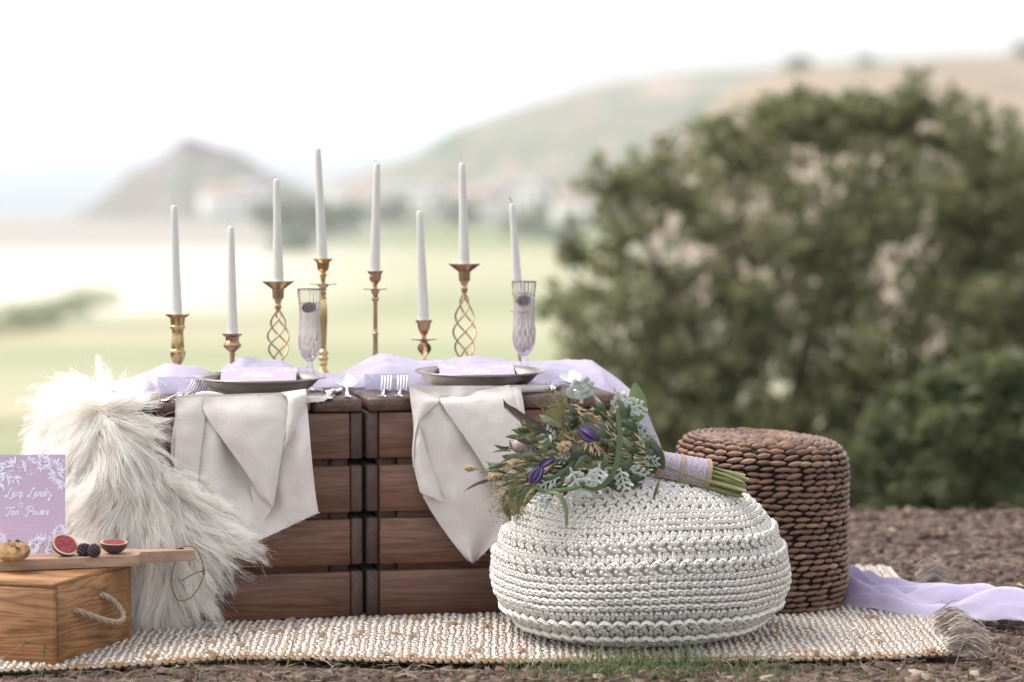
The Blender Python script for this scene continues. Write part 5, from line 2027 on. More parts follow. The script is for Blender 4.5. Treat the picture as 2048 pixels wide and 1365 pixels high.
# ================================================================== POUF
def build_pouf():
    cotton = simple('cotton_cord', (0.80, 0.775, 0.735), (0.72, 0.695, 0.655), 1.0, spec=.08, scale=240, bstr=.4, bdist=.0012, tinted=(0.66, 0.62, 0.565), sheen=.1)
    core = simple('cotton_gap_shade', (0.52, 0.50, 0.47), (0.47, 0.45, 0.42), 1.0, scale=120)  # darker cream: shadow of the stitch gaps put into the core's colour
    c0 = A3((1278 - CX) / FPX * 6.82, 6.82, 0)
    root = empty('crochet_pouf', (c0[0], c0[1], RUGZ), 'chunky white crochet pouf carrying the bouquet', 'pouf')
    prof = catmull([(.004, .340), (.06, .338), (.12, .329), (.18, .309), (.232, .276), (.272, .232), (.299, .180), (.310, .128), (.302, .085), (.276, .045), (.235, .018), (.19, .006)], 10)
    seg = np.linalg.norm(np.diff(prof, axis=0), axis=1)
    arc = np.concatenate([[0], np.cumsum(seg)])
    tot = arc[-1]

    def at(s, ph, lift=0.0):
        r = np.interp(s, arc, prof[:, 0])
        z = np.interp(s, arc, prof[:, 1])
        s2 = min(tot, s + .004)
        s1 = max(0, s - .004)
        tr = np.interp(s2, arc, prof[:, 0]) - np.interp(s1, arc, prof[:, 0])
        tz = np.interp(s2, arc, prof[:, 1]) - np.interp(s1, arc, prof[:, 1])
        l = math.hypot(tr, tz)
        nr, nzz = -tz / l, tr / l
        wob = 1 + .012 * math.sin(ph * 3 + 1) + .010 * math.sin(ph * 5 + z * 18) + .008 * math.sin(ph * 9 + z * 31)
        zz = z + .006 * math.sin(ph + 2.2) * smooth(z / .15) + .004 * math.sin(4 * ph + 1) * smooth(z / .1) + RUGZ + .004
        rr_ = r * wob + nr * lift
        p = A3(c0[0] + rr_ * math.cos(ph), c0[1] + rr_ * math.sin(ph), zz + nzz * lift)
        tan = A3(-math.sin(ph), math.cos(ph), 0)
        dn = A3(tr / l * math.cos(ph), tr / l * math.sin(ph), tz / l)
        nn = A3(nr * math.cos(ph), nr * math.sin(ph), nzz)
        return p, tan, dn, nn, r
    # core
    rows = [[at(s, ph, -.0068)[0] for ph in np.linspace(0, 2 * math.pi, 97)] for s in np.linspace(0, tot, 60)]
    put('core', sheet(Acc(), [r_[::-1] for r_ in rows]), core, root)
    rr = np.random.default_rng(21)

    def cap(a, p, d, half, rad, nn, tn):
        d = norm(d)
        e = norm(np.cross(d, nn))
        bead(a, p, d * half, e * rad, norm(np.cross(e, d)) * rad, tn)

    def single(s, name='rope_round', pitch=.0178, rad=.0056):
        a = Acc()
        r = max(.012, np.interp(s, arc, prof[:, 0]))
        n = max(5, int(2 * math.pi * r / pitch))
        o = rr.random()
        for i in range(n):
            ph = (i + o) / n * 2 * math.pi
            p, tan, dn, nn, _ = at(s + rr.normal() * .0008, ph, .001 + .0012 * rr.random())
            half = 2 * math.pi * r / n * .74
            cap(a, p, tan + dn * .34, half, rad * rr.uniform(.9, 1.1), nn, rr.random() * .6)
            p2, *_ = at(s + .0068, ph + math.pi / n, -.003)
            cap(a, p2, dn + tan * .2, .0075, .0036, nn, .4 + rr.random() * .5)
        put(name, a, cotton, root)

    def star(s, h=.031, pitch=.0285):
        a = Acc()
        r = np.interp(s, arc, prof[:, 0])
        n = int(2 * math.pi * r / pitch)
        o = rr.random()
        for i in range(n):
            ph = (i + o) / n * 2 * math.pi
            dphi = 2 * math.pi / n
            j = rr.normal() * .0008
            for (ds, dp, d_t, d_d, half, rad, lift) in [
                (-.27 * h, .00, .12, 1, .0115, .0046, .002), (-.27 * h, .34, -.2, 1, .0115, .0046, .001), (-.25 * h, .68, .5, .9, .0105, .0044, 0.0),   # posts above
                (.10 * h, .05, 1, .95, .0130, .0062, .0075), (.10 * h, .55, 1, -.95, .0130, .0062, .0055),                                                # crossing lips
                (.38 * h, .30, 1, .34, .0155, .0060, .004)]:                                                                                            # lower chain
                p, tan, dn, nn, _ = at(s + ds + j, ph + dp * dphi, lift)
                cap(a, p, tan * d_t + dn * d_d, half * rr.uniform(.92, 1.08), rad * rr.uniform(.9, 1.1), nn, rr.random() * .6)
        put('star_stitch_round', a, cotton, root)
    s = .006
    while s < .155:                                   # puffy braided rings on top
        a = Acc()
        r = max(.010, np.interp(s, arc, prof[:, 0]))
        n = max(5, int(2 * math.pi * r / .022))
        o = rr.random()
        for i in range(n):
            ph = (i + o) / n * 2 * math.pi
            p, tan, dn, nn, _ = at(s, ph, .001)
            cap(a, p - dn * .004, tan + dn * .8, .0115, .0062, nn, rr.random() * .6)
            p, tan, dn, nn, _ = at(s, ph + math.pi / n, .001)
            cap(a, p + dn * .005, tan - dn * .8, .0115, .0062, nn, rr.random() * .6)
        put('braided_round', a, cotton, root)
        s += .0195
    plan = ['b', 'b', 'b', 's', 's', 's', 's', 'x', 'x', 's', 's', 's', 's', 's', 'x', 'x', 's', 's', 's', 's']
    hts = {'b': .0215, 's': .0132, 'x': .041}
    sc = (tot - .155 - .004) / sum(hts[p] for p in plan)
    for p in plan:
        h = hts[p] * sc
        mid = s + h / 2
        if p == 's':
            single(mid, rad=.0056 * min(1.1, sc + .1))
        elif p == 'x':
            star(mid, h)
        else:
            a = Acc()
            r = np.interp(mid, arc, prof[:, 0])
            n = int(2 * math.pi * r / .0235)
            for i in range(n):
                ph = i / n * 2 * math.pi
                q, tan, dn, nn, _ = at(mid, ph, .0015)
                cap(a, q - dn * .0052, tan + dn * .55, .0120, .0062, nn, rr.random() * .6)
                q, tan, dn, nn, _ = at(mid, ph + math.pi / n, .001)
                cap(a, q + dn * .0055, tan - dn * .55, .0120, .0060, nn, rr.random() * .6)
            put('braided_round', a, cotton, root)
        s += h
    return at


pouf_at = build_pouf()


# ================================================================== STOOL
def build_stool():
    m, nt, b, new = mat('water_hyacinth_braid')
    vec = coords(nt, (1, 1, 1))
    n = tex_noise(nt, 160, 4, .6, vec)
    col = ramp(nt, attr(nt), [(0.0, (0.11, 0.056, 0.038)), (0.4, (0.18, 0.095, 0.062)), (0.8, (0.26, 0.145, 0.092)), (1.0, (0.36, 0.235, 0.15))])
    col = mixc(nt, math_n(nt, 'MULTIPLY', n, .5), col, (0.08, 0.04, 0.028))
    nt.links.new(col, b.inputs['Base Color'])
    b.inputs['Roughness'].default_value = .52
    bump(nt, b, n, .5, .0015)
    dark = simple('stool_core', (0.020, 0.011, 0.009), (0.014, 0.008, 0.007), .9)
    c0 = A3((1531 - CX) / FPX * 7.26, 7.26, 0)
    H, Ro = .376, .190
    root = empty('woven_stool', (c0[0], c0[1], RUGZ), 'round brown woven stool behind the white pouf', 'stool')
    lean = R(2.2)

    def place(r, ph, z):
        x, y = r * math.cos(ph), r * math.sin(ph)
        zz = z * (1 - .20 * (x * .35)) - x * math.tan(lean) * smooth(z / H)
        return A3(c0[0] + x - .004 * z / H, c0[1] + y, RUGZ + zz)
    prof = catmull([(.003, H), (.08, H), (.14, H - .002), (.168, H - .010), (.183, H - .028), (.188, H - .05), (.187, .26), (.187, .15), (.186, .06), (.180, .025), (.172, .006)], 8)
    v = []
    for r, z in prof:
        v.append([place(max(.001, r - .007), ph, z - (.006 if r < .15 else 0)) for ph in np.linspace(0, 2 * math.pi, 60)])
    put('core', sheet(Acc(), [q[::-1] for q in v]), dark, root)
    seg = np.linalg.norm(np.diff(prof, axis=0), axis=1)
    arc = np.concatenate([[0], np.cumsum(seg)])
    rr = np.random.default_rng(12)
    s = .008
    step = .0138
    while s < arc[-1]:
        r = np.interp(s, arc, prof[:, 0])
        z = np.interp(s, arc, prof[:, 1])
        s2, s1 = min(arc[-1], s + .004), max(0, s - .004)
        tr, tz = np.interp(s2, arc, prof[:, 0]) - np.interp(s1, arc, prof[:, 0]), np.interp(s2, arc, prof[:, 1]) - np.interp(s1, arc, prof[:, 1])
        l = math.hypot(tr, tz)
        nr, nzz = -tz / l, tr / l
        n_ = max(5, int(2 * math.pi * max(r, .015) / .0315))
        a = Acc()
        o = rr.random()
        rowt = rr.normal() * .08
        for i in range(n_):
            ph = (i + o + rr.normal() * .10) / n_ * 2 * math.pi
            tan = A3(-math.sin(ph), math.cos(ph), 0)
            dn = A3(tr / l * math.cos(ph), tr / l * math.sin(ph), tz / l)
            nn = A3(nr * math.cos(ph), nr * math.sin(ph), nzz)
            half = 2 * math.pi * max(r, .015) / n_ * .60 * rr.uniform(.85, 1.15)
            d = norm(tan - dn * (.10 + rr.normal() * .07))
            e = norm(np.cross(nn, d))
            hh = step * .49 * rr.uniform(.78, 1.12)
            p = place(r, ph, z) + nn * rr.normal() * .0008
            tn = np.clip(.42 + rowt + rr.normal() * .22, 0, 1)
            v_, f_ = BEAD
            w = 1 - .35 * np.abs(v_[:, 2:3]) ** 1.5       # pointed ends
            a.add(p + v_[:, 2:3] * d * half + v_[:, :1] * e * hh * w + v_[:, 1:2] * nn * .0082 * w, f_, tn)
        put('braid_round', a, m, root)
        s += step


build_stool()


# ================================================================== BOUQUET
def build_bouquet():
    rr = np.random.default_rng(101)
    root = empty('bouquet', P(1300, 975, 6.74), 'dried flower bouquet with purple blooms lying on the white pouf', 'bouquet')
    green = leafy('bouquet_green', (0.045, 0.070, 0.035), (0.14, 0.185, 0.075), .25, .45)
    dark = leafy('bouquet_dark_leaf', (0.030, 0.048, 0.030), (0.075, 0.095, 0.055), .15, .4)
    sage = leafy('sage_leaf', (0.13, 0.15, 0.085), (0.26, 0.285, 0.18), .2, .8)
    silver = leafy('dusty_miller', (0.24, 0.28, 0.24), (0.53, 0.565, 0.52), .2, .9)
    straw = leafy('dry_straw', (0.42, 0.31, 0.175), (0.66, 0.53, 0.35), .25, .8)
    froth = leafy('grass_froth', (0.20, 0.20, 0.085), (0.36, 0.30, 0.16), .3, .8)
    violet = leafy('violet_petal', (0.070, 0.035, 0.135), (0.20, 0.145, 0.32), .25, .7)
    pod = simple('poppy_pod', (0.27, 0.20, 0.18), (0.36, 0.27, 0.25), .7, scale=80)
    plume = leafy('brown_feather', (0.030, 0.016, 0.012), (0.10, 0.055, 0.040), .1, .5)
    stemm = leafy('cut_stem', (0.15, 0.19, 0.055), (0.34, 0.31, 0.15), .05, .5)
    lace, nt, b, new = mat('lavender_lace')
    v = new('ShaderNodeTexVoronoi')
    v.inputs['Scale'].default_value = 260
    nt.links.new(coords(nt), v.inputs['Vector'])
    nt.links.new(ramp(nt, v.outputs['Distance'], [(0.15, (0.47, 0.43, 0.47)), (0.5, (0.30, 0.25, 0.315))]), b.inputs['Base Color'])
    b.inputs['Roughness'].default_value = .9
    bump(nt, b, v.outputs['Distance'], .4, .001)
    burlap = simple('burlap_edge', (0.40, 0.29, 0.20), (0.28, 0.19, 0.125), .95, scale=320, bstr=.5, bdist=.001)

    def D(px, py, y=6.68):
        return P(px, py, y)
    k = 6.68 / FPX

    def leaf(pts, w, m, tint, name='leaf', roll=None, cup=.25, nseg=5, sharpness=.75, keep=None):
        """pts: list of (px, py, Y); w: width in photograph pixels"""
        p = catmull([D(*q) for q in pts], nseg)
        t = np.gradient(p, axis=0)
        view = norm(CAMP - p.mean(0))
        ro = rr.uniform(-.7, .7) if roll is None else roll
        rows = []
        n = len(p)
        for i in range(n):
            ti = norm(t[i])
            e = norm(np.cross(ti, view))
            nn = np.cross(e, ti)
            e2 = e * math.cos(ro) + nn * math.sin(ro)
            n2 = np.cross(e2, ti)
            f = i / (n - 1)
            ww = w * k / 2 * (math.sin(math.pi * min(1, f * .93 + .05)) ** sharpness)
            rows.append([p[i] + e2 * s * ww - n2 * abs(s) * ww * cup for s in (-1, -.5, 0, .5, 1)])
        a = sheet(Acc(), rows, tint)
        if keep is not None:
            keep.add(*(np.concatenate(a.v), [q for q in a.f]), tint)
            return None
        return put(name, a, m, root)

    # stems and wrap
    c_l, c_r = D(1312, 929, 6.71), D(1412, 948, 6.72)
    axis = norm(c_r - c_l)
    e1 = norm(np.cross(axis, A3(0, 1, 0)))
    e2 = norm(np.cross(axis, e1))
    for i in range(30):
        r_ = .029 * math.sqrt(rr.random())
        an = rr.uniform(0, 6.28)
        o1 = (e1 * math.cos(an) * .95 + e2 * math.sin(an)) * r_
        o2 = (e1 * math.cos(an + .5) * .80 + e2 * math.sin(an + .5)) * r_ * 1.05
        L = rr.uniform(.070, .086)
        st = c_l + o1
        en = c_r + axis * L + o2 + A3(0, 0, -.010)
        rad = rr.uniform(.0022, .0042)
        a = Acc().add(*tube(catmull([st, lerp(st, en, .5) + rr.normal(size=3) * .003, en], 4), rad, 7), rr.random())
        put('stem', a, stemm, root)
    w = Acc()
    rows = []
    for t in np.linspace(0, 1, 40):
        c = lerp(c_l, c_r, t)
        rows.append([c + (e1 * math.cos(an) * .0300 + e2 * math.sin(an) * .031) * (1 + .03 * math.sin(t * 60 + math.sin(an) * 2) * .5 + .05 * t - .02) for an in np.linspace(0, 2 * math.pi, 33)])
    wr = put('lace_wrap', sheet(Acc(), rows), lace, root)
    for t0, t1 in ((.0, .10), (.42, .49), (.94, 1.03)):
        rows = []
        for t in np.linspace(t0, t1, 5):
            c = lerp(c_l, c_r, t) + axis * 0
            rows.append([c + axis * .004 * math.sin(an) * (t0 > .2) + (e1 * math.cos(an) * .0306 + e2 * math.sin(an) * .0316) * (1.012 + .05 * t) for an in np.linspace(0, 2 * math.pi, 33)])
        put('burlap_band', sheet(Acc(), rows), burlap, wr)
    tail = loft([(1290, 962, 0), (1300, 966, 0)], [(1330, 975, 0), (1335, 978, 0)], 3, 3) if False else None
    ribbon_rows = [[D(lerp(1285, 1360, s), lerp(958, 978, s) + t * 12, 6.665 - .01 * s) for s in np.linspace(0, 1, 8)] for t in np.linspace(0, 1, 4)]
    put('ribbon_tail', sheet(Acc(), ribbon_rows), M['chiffon'], root)

    # inner stalks fanning out to the heads
    heads = [(944, 938), (985, 955), (1150, 820), (1100, 850), (1060, 870), (1040, 895), (1010, 925), (960, 945), (1000, 975), (1040, 1000), (1090, 930), (1175, 850), (1215, 810), (1250, 800), (1130, 900), (1160, 950), (1075, 960), (1200, 880)]
    for hx, hy in heads:
        y0 = rr.uniform(6.62, 6.74)
        p = catmull([D(1325, 932 + rr.uniform(-14, 14), 6.71), D(lerp(1325, hx, .5), lerp(932, hy, .42) + rr.uniform(-8, 8), y0 + .02), D(hx, hy, y0)], 5)
        put('stalk', Acc().add(*tube(p, np.linspace(.0022, .0010, len(p)), 5), rr.random()), stemm, root)

    # broad leaves, in front and behind
    L = [([(1232, 892, 6.63), (1205, 872, 6.62), (1170, 846, 6.64)], 40, dark, .5, 0), ([(1262, 852, 6.74), (1276, 815, 6.73), (1270, 766, 6.75)], 44, green, .85, -.3),
         ([(1222, 858, 6.68), (1205, 822, 6.66), (1186, 790, 6.69)], 17, dark, .3, .3), ([(1274, 890, 6.66), (1258, 850, 6.65), (1238, 818, 6.66)], 28, green, .35, .4),
         ([(1326, 940, 6.64), (1312, 905, 6.63), (1288, 878, 6.65)], 26, dark, .7, .5), ([(1322, 936, 6.64), (1305, 915, 6.62), (1272, 880, 6.64)], 22, dark, .2, -.4),
         ([(1200, 890, 6.60), (1160, 905, 6.59), (1130, 885, 6.60)], 26, dark, .3, 0), ([(1160, 845, 6.70), (1120, 862, 6.69), (1085, 860, 6.70)], 22, dark, .25, .2),
         ([(1120, 960, 6.60), (1085, 975, 6.60), (1050, 950, 6.60)], 20, dark, .5, .3), ([(1060, 985, 6.60), (1025, 985, 6.59), (1013, 1012, 6.59), (1022, 1042, 6.59)], 20, green, .25, .1),
         ([(1075, 960, 6.60), (1048, 985, 6.59), (1030, 1030, 6.59)], 17, green, .35, -.3), ([(1012, 990, 6.59), (1022, 1008, 6.585), (1042, 1030, 6.585)], 13, straw, .2, 0),
         ([(1105, 935, 6.62), (1050, 938, 6.62), (1020, 934, 6.63)], 22, green, .4, .3), ([(1185, 928, 6.60), (1170, 915, 6.59), (1150, 935, 6.59)], 14, green, .75, 0),
         ([(1200, 950, 6.6), (1210, 920, 6.59), (1205, 905, 6.6)], 14, green, .5, .6), ([(1240, 970, 6.62), (1270, 955, 6.61), (1300, 950, 6.62)], 22, dark, .35, 0), ([(1210, 965, 6.62), (1245, 975, 6.61), (1285, 968, 6.63)], 20, dark, .25, .2),
         ([(1100, 900, 6.66), (1075, 915, 6.64), (1050, 900, 6.66)], 26, dark, .15, .2), ([(1150, 930, 6.62), (1110, 925, 6.61), (1085, 905, 6.62)], 24, dark, .2, .1)]
    for pts, w_, m, ti, ro in L:
        leaf(pts, w_, m, ti, roll=ro)
    # straps
    leaf([(1252, 824, 6.64), (1236, 822, 6.62), (1240, 870, 6.60), (1233, 930, 6.58), (1212, 966, 6.57), (1185, 979, 6.565), (1158, 966, 6.57)], 13, green, .55, 'strap_leaf', .5, .05, 7, .55)
    leaf([(1165, 898, 6.62), (1145, 930, 6.60), (1112, 955, 6.59), (1082, 958, 6.59)], 13, green, .4, 'strap_leaf', .1, .3, 6, .5)
    leaf([(1062, 968, 6.59), (1090, 982, 6.575), (1140, 978, 6.57), (1170, 970, 6.57)], 9, green, .8, 'strap_leaf', .1, .3, 6, .5)
    leaf([(1092, 985, 6.57), (1118, 990, 6.555), (1132, 1018, 6.545), (1133, 1058, 6.535)], 10, green, .9, 'strap_leaf', .2, .3, 6, .6)
    leaf([(1120, 905, 6.62), (1095, 890, 6.60), (1090, 925, 6.6)], 8, green, .6, 'strap_leaf', .1, .3, 6, .5)
    leaf([(1022, 932, 6.62), (1000, 940, 6.61), (1050, 928, 6.62), (1080, 928, 6.62)], 3, straw, .5, 'strap_leaf', 0, .1, 5, .4)
    # small filling leaves and sprigs
    for i in range(420):
        x, y = rr.uniform(1010, 1320), rr.uniform(815, 985)
        lo = np.interp(x, [1000, 1100, 1200, 1320], [960, 985, 975, 960])
        hi = np.interp(x, [1000, 1060, 1130, 1200, 1260, 1320], [915, 860, 835, 820, 830, 905])
        if not hi < y < lo:
            continue
        d = norm(A3(x - 1330, (y - 935) * 1.0, 0))[:2] * rr.uniform(18, 38) + rr.normal(size=2) * 8
        yy = rr.uniform(6.60, 6.74)
        leaf([(x, y, yy), (x + d[0] * .5, y + d[1] * .5 + rr.normal() * 4, yy - .008), (x + d[0], y + d[1] + rr.normal() * 4, yy)], rr.uniform(5, 15), (dark, green, dark, sage)[i % 4], rr.random() * .7, 'leaf', None, .3, 3)

    # dusty miller
    def miller(px, py, ang, L, Y, tint=.7, roll=0.0, broad=1.0, droop=.1):
        a = Acc()
        ca, sa = math.cos(R(ang)), -math.sin(R(ang))

        def q(l, s, d=0.0):
            x = px + (ca * l - sa * s * math.cos(roll)) * L
            y = py + (sa * l + ca * s * math.cos(roll)) * L + droop * L * l * l
            return D(x, y, Y + (math.sin(roll) * s + d) * L * k)

        def lobe(pts, w0, w1):
            p = catmull([q(*z) for z in pts], 4)
            t = np.gradient(p, axis=0)
            view = norm(CAMP - p.mean(0))
            e = np.array([norm(np.cross(tt_, view)) for tt_ in t])
            nn = view
            n = len(p)
            w_ = np.array([lerp(w0, w1, i / (n - 1)) for i in range(n)]) * L * k
            w_[-1] *= .45
            rows = [[p[i] - e[i] * w_[i] + -nn * w_[i] * .3, p[i] + nn * w_[i] * .25, p[i] + e[i] * w_[i] - nn * w_[i] * .3] for i in range(n)]
            sheet(a, rows, np.clip(tint + rr.normal() * .12, 0, 1))
        lobe([(0, 0), (.5, .02), (1.0, 0)], .035 * broad, .05 * broad)
        for j, l in enumerate(np.array((.24, .45, .66, .88)) + rr.normal(size=4) * .02):
            for s in (-1, 1):
                wl = .40 * math.sin(math.pi * (l * .75 + .12)) * broad ** .5 * rr.uniform(.7, 1.25)
                lobe([(l, 0), (l + .10, s * wl * .55, .03 * rr.normal()), (l + .24 + rr.normal() * .04, s * wl, .06 * rr.normal())], .036 * broad, .060 * broad)
                lobe([(l + .11, s * wl * .55, .02), (l + .22, s * wl * .55 + s * .02, .0)], .03 * broad, .038 * broad)
                lobe([(l + .09, s * wl * .5, .02), (l + .06, s * wl * .85, .0)], .028 * broad, .034 * broad)
        put('silver_leaf', a, silver, root)
    for z in [(1163, 808, 95, 50, 6.66, .45, 0, 2.0), (1225, 830, 55, 52, 6.66, .7, .3, 1.2), (1240, 822, 20, 48, 6.67, .75, .2, 1.1), (1250, 850, -20, 46, 6.68, .6, .4, 1), (1268, 860, -50, 44, 6.68, .6, .2, 1), (1245, 835, 45, 44, 6.70, .5, .5, 1), (1270, 880, 30, 40, 6.67, .7, 0, 1),
              (1128, 905, 150, 46, 6.62, .6, .3, 1), (1110, 890, 120, 40, 6.64, .65, .5, .9), (1150, 905, 195, 40, 6.61, .7, .3, .9), (1140, 935, -62, 58, 6.575, 1.0, .0, 1.05), (1200, 925, -100, 50, 6.58, .95, .3, 1.15), (1240, 935, -75, 44, 6.59, .85, .4, 1.1),
              (1120, 955, 200, 44, 6.59, .7, .4, 1), (1100, 985, 215, 38, 6.575, .75, .3, 1), (1090, 975, -80, 36, 6.575, .7, .4, .9), (1280, 925, 10, 36, 6.62, .6, .5, 1), (1250, 940, -10, 44, 6.61, .75, .6, 1.2), (1230, 955, 170, 50, 6.60, .8, .7, 1.2), (1180, 960, 175, 44, 6.60, .6, .8, 1.1), (1140, 985, -100, 26, 6.56, .8, .4, .8)]:
        miller(*z)

    # oats
    def spikelet(a, c, d, L, ti):
        d = norm(d)
        e = norm(np.cross(d, A3(.3, 1, .2)))
        f = np.cross(d, e)
        bead(a, c + d * L * .55, e * L * .105, f * L * .09, d * L * .6, ti)
        a.add(*ribbon([c + d * L * .8, c + d * L * 1.5 + e * L * .1], [.0007, .0003], e), ti)

    def oats(px, py, Y, n, spread, ang, L=.017, name='oat_spray'):
        a = Acc()
        for i in range(int(n * .65)):
            c = D(px + rr.normal() * spread[0], py + rr.normal() * spread[1], Y + rr.normal() * .008)
            an = R(ang + rr.normal() * 22)
            spikelet(a, c, A3(math.cos(an), -.25 + rr.normal() * .25, math.sin(an)), L * rr.uniform(.75, 1.2), rr.random())
        put(name, a, straw, root, kind='stuff')
    for z in [(1180, 826, 6.63, 16, (12, 9), -40), (1205, 832, 6.62, 18, (12, 9), -55), (1165, 815, 6.64, 10, (8, 6), 160), (1182, 888, 6.595, 20, (10, 5), -95, .018), (1215, 880, 6.62, 10, (14, 6), 170, .016), (1255, 882, 6.63, 18, (20, 7), 175, .016), (1150, 885, 6.61, 6, (10, 6), 150),
              (1040, 960, 6.60, 14, (20, 12), 200, .016), (1020, 985, 6.59, 12, (14, 12), 220, .015), (1100, 905, 6.62, 5, (10, 6), 140), (1225, 855, 6.63, 8, (6, 10), -70), (1230, 800, 6.66, 5, (8, 8), 70, .012), (1070, 945, 6.60, 12, (22, 14), 195, .017), (1280, 905, 6.62, 12, (16, 8), 160, .016), (1115, 935, 6.60, 10, (20, 12), 190, .016), (1190, 858, 6.64, 8, (14, 8), -30, .016)]:
        oats(*z)

    # seed heads
    def bunny(px, py, Y, Lp, wp, ang, name='seed_head', m=None, dots=False):
        a = Acc()
        c = D(px, py, Y)
        an = R(ang)
        d = A3(math.cos(an), 0, math.sin(an))
        e = A3(-math.sin(an), 0, math.cos(an))
        L_, w_ = Lp * k / 2, wp * k / 2
        bead(a, c, d * L_ * .95, e * w_ * .8, A3(0, w_ * .8, 0), .35)
        n = 150
        for i in range(n):
            z = rr.uniform(-.95, .95)
            ph = rr.uniform(0, 6.28)
            q = math.sqrt(1 - z * z)
            nrm = e * math.cos(ph) + A3(0, 1, 0) * math.sin(ph)
            p = c + d * z * L_ + nrm * q * w_ * .8
            dd = norm(nrm * .8 + d * .9)
            s = norm(np.cross(dd, rr.normal(size=3)))
            ln = w_ * rr.uniform(.35, .6)
            a.add([p - s * ln * .3, p + dd * ln, p + s * ln * .3], np.array([[0, 1, 2]]), rr.uniform(.3, 1))
        put(name, a, m or straw, root)
    for z in [(940, 937, 6.62, 24, 15, 180), (988, 956, 6.61, 34, 19, 200), (1010, 932, 6.62, 46, 17, 190), (1048, 918, 6.63, 40, 17, 200), (1030, 925, 6.64, 34, 16, 190), (1131, 894, 6.60, 30, 24, 200), (1058, 994, 6.575, 46, 15, 240), (1150, 838, 6.68, 30, 22, 150)]:
        bunny(*z, m=froth if z[0] in (1058, 1150) else None)

    # frothy grass
    def panicle(px, py, Y, ang, n, L, spread):
        a = Acc()
        for i in range(n):
            s = D(px + rr.normal() * 5, py + rr.normal() * 5, Y + rr.normal() * .006)
            an = R(ang + rr.normal() * spread)
            ln = L * k * rr.uniform(.5, 1.15)
            e = s + A3(math.cos(an), rr.normal() * .35, math.sin(an)) * ln
            mid = lerp(s, e, .5) + rr.normal(size=3) * .003
            p = catmull([s, mid, e], 3)
            a.add(*ribbon(p, .0006, norm(rr.normal(size=3))), rr.random())
            bead(a, e, A3(.0011, 0, 0), A3(0, .0011, 0), A3(0, 0, .0015), rr.random(), BEAD_LO)
            if rr.random() < .6:
                bead(a, p[4] + rr.normal(size=3) * .002, A3(.0010, 0, 0), A3(0, .0010, 0), A3(0, 0, .0013), rr.random(), BEAD_LO)
        put('grass_panicle', a, froth, root)
    for z in [(1150, 835, 6.67, 165, 150, 42, 32), (1135, 845, 6.66, 150, 110, 46, 25), (1130, 830, 6.68, 120, 60, 60, 22), (1100, 880, 6.67, 160, 130, 44, 30), (1080, 872, 6.68, 175, 90, 46, 25), (1085, 905, 6.66, 190, 60, 40, 30), (1040, 975, 6.60, 215, 140, 46, 28), (1025, 995, 6.59, 245, 110, 46, 24), (1010, 960, 6.61, 190, 50, 36, 30), (1120, 880, 6.62, 60, 50, 30, 40), (1140, 960, 6.59, 30, 40, 30, 50), (1060, 950, 6.60, 200, 90, 44, 26), (1045, 1005, 6.58, 250, 90, 40, 26), (1180, 905, 6.60, 170, 60, 40, 40), (1110, 915, 6.62, 175, 80, 50, 30), (1260, 900, 6.62, 150, 50, 36, 50)]:
        panicle(*z)

    # violet blooms
    def bloom(px, py, Y, ang, Lp, wp, n=10):
        for i in range(n):
            off = (i - (n - 1) / 2) / n
            an = R(ang)
            dx, dy = math.cos(an), -math.sin(an)
            sx, sy = -dy, dx
            leaf([(px - dx * Lp * .5 + sx * off * wp * .4, py - dy * Lp * .5 + sy * off * wp * .4, Y + .004 * (i % 2)), (px + sx * off * wp * 1.2, py + sy * off * wp * 1.2, Y - .010 * (1 - abs(off) * 2) + .004 * (i % 2)),
                  (px + dx * Lp * .5 + sx * off * wp * .5, py + dy * Lp * .5 + sy * off * wp * .5, Y + .002)], wp * .46, violet, (i % 3) * .45 + rr.uniform(0, .1), 'petal', off * 1.6 + rr.normal() * .5, rr.choice((-.5, .5)), 5, .7)
    bloom(1176, 868, 6.585, -35, 40, 21)
    bloom(1094, 926, 6.60, 215, 36, 17, 9)
    bloom(1072, 952, 6.585, 240, 38, 18, 9)

    # poppy pod
    c = D(1037, 893, 6.63)
    a = Acc()
    bead(a, c, A3(.0155, 0, 0), A3(0, .0135, 0), A3(0, 0, .0140), .5, BALL)
    for i in range(9):
        an = i / 9 * 6.283
        p0, p1 = c + A3(-.0150, 0, 0), c + A3(-.0185, math.cos(an) * .011, math.sin(an) * .012)
        a.add(*tube([p0, p1], [.0026, .0018], 5))
    a.add(*tube([c + A3(.014, 0, 0), c + A3(.06, .02, -.006)], .0018, 5))
    put('poppy_pod', a, pod, root)
    c = D(1075, 900, 6.67)
    a = Acc()
    bead(a, c, A3(.017, 0, 0), A3(0, .013, 0), A3(0, 0, .012), .5, BALL)
    put('poppy_pod', a, pod, root)

    # feathers
    def feather(pts, w0):
        p = catmull([D(*q) for q in pts], 10)
        a = Acc()
        a.add(*tube(p, np.linspace(.0006, .0013, len(p)), 5), .9)
        t = np.gradient(p, axis=0)
        n = len(p)
        for i in range(2, n):
            f = i / (n - 1)
            wd = w0 * k * (math.sin(math.pi * min(.5, .04 + (1 - f) * .75)) ** .7) if False else w0 * k * min(1, .12 + f * 1.8) * (1 - .3 * f)
            for s in (-1, 1):
                for h in range(3):
                    ti = norm(t[i])
                    e = norm(np.cross(ti, norm(CAMP - p[i])))
                    o = p[i] + t[i] * h / 3
                    tip = o + e * s * wd * .42 + ti * wd * 1.5 + rr.normal(size=3) * .0006
                    a.add(*ribbon([o, lerp(o, tip, .5) + e * s * wd * .08, tip], [.0024, .0022, .0012], ti), np.clip(.25 + .5 * (h == 1) * rr.random() + .2 * s, 0, 1))
        put('feather', a, plume, root)
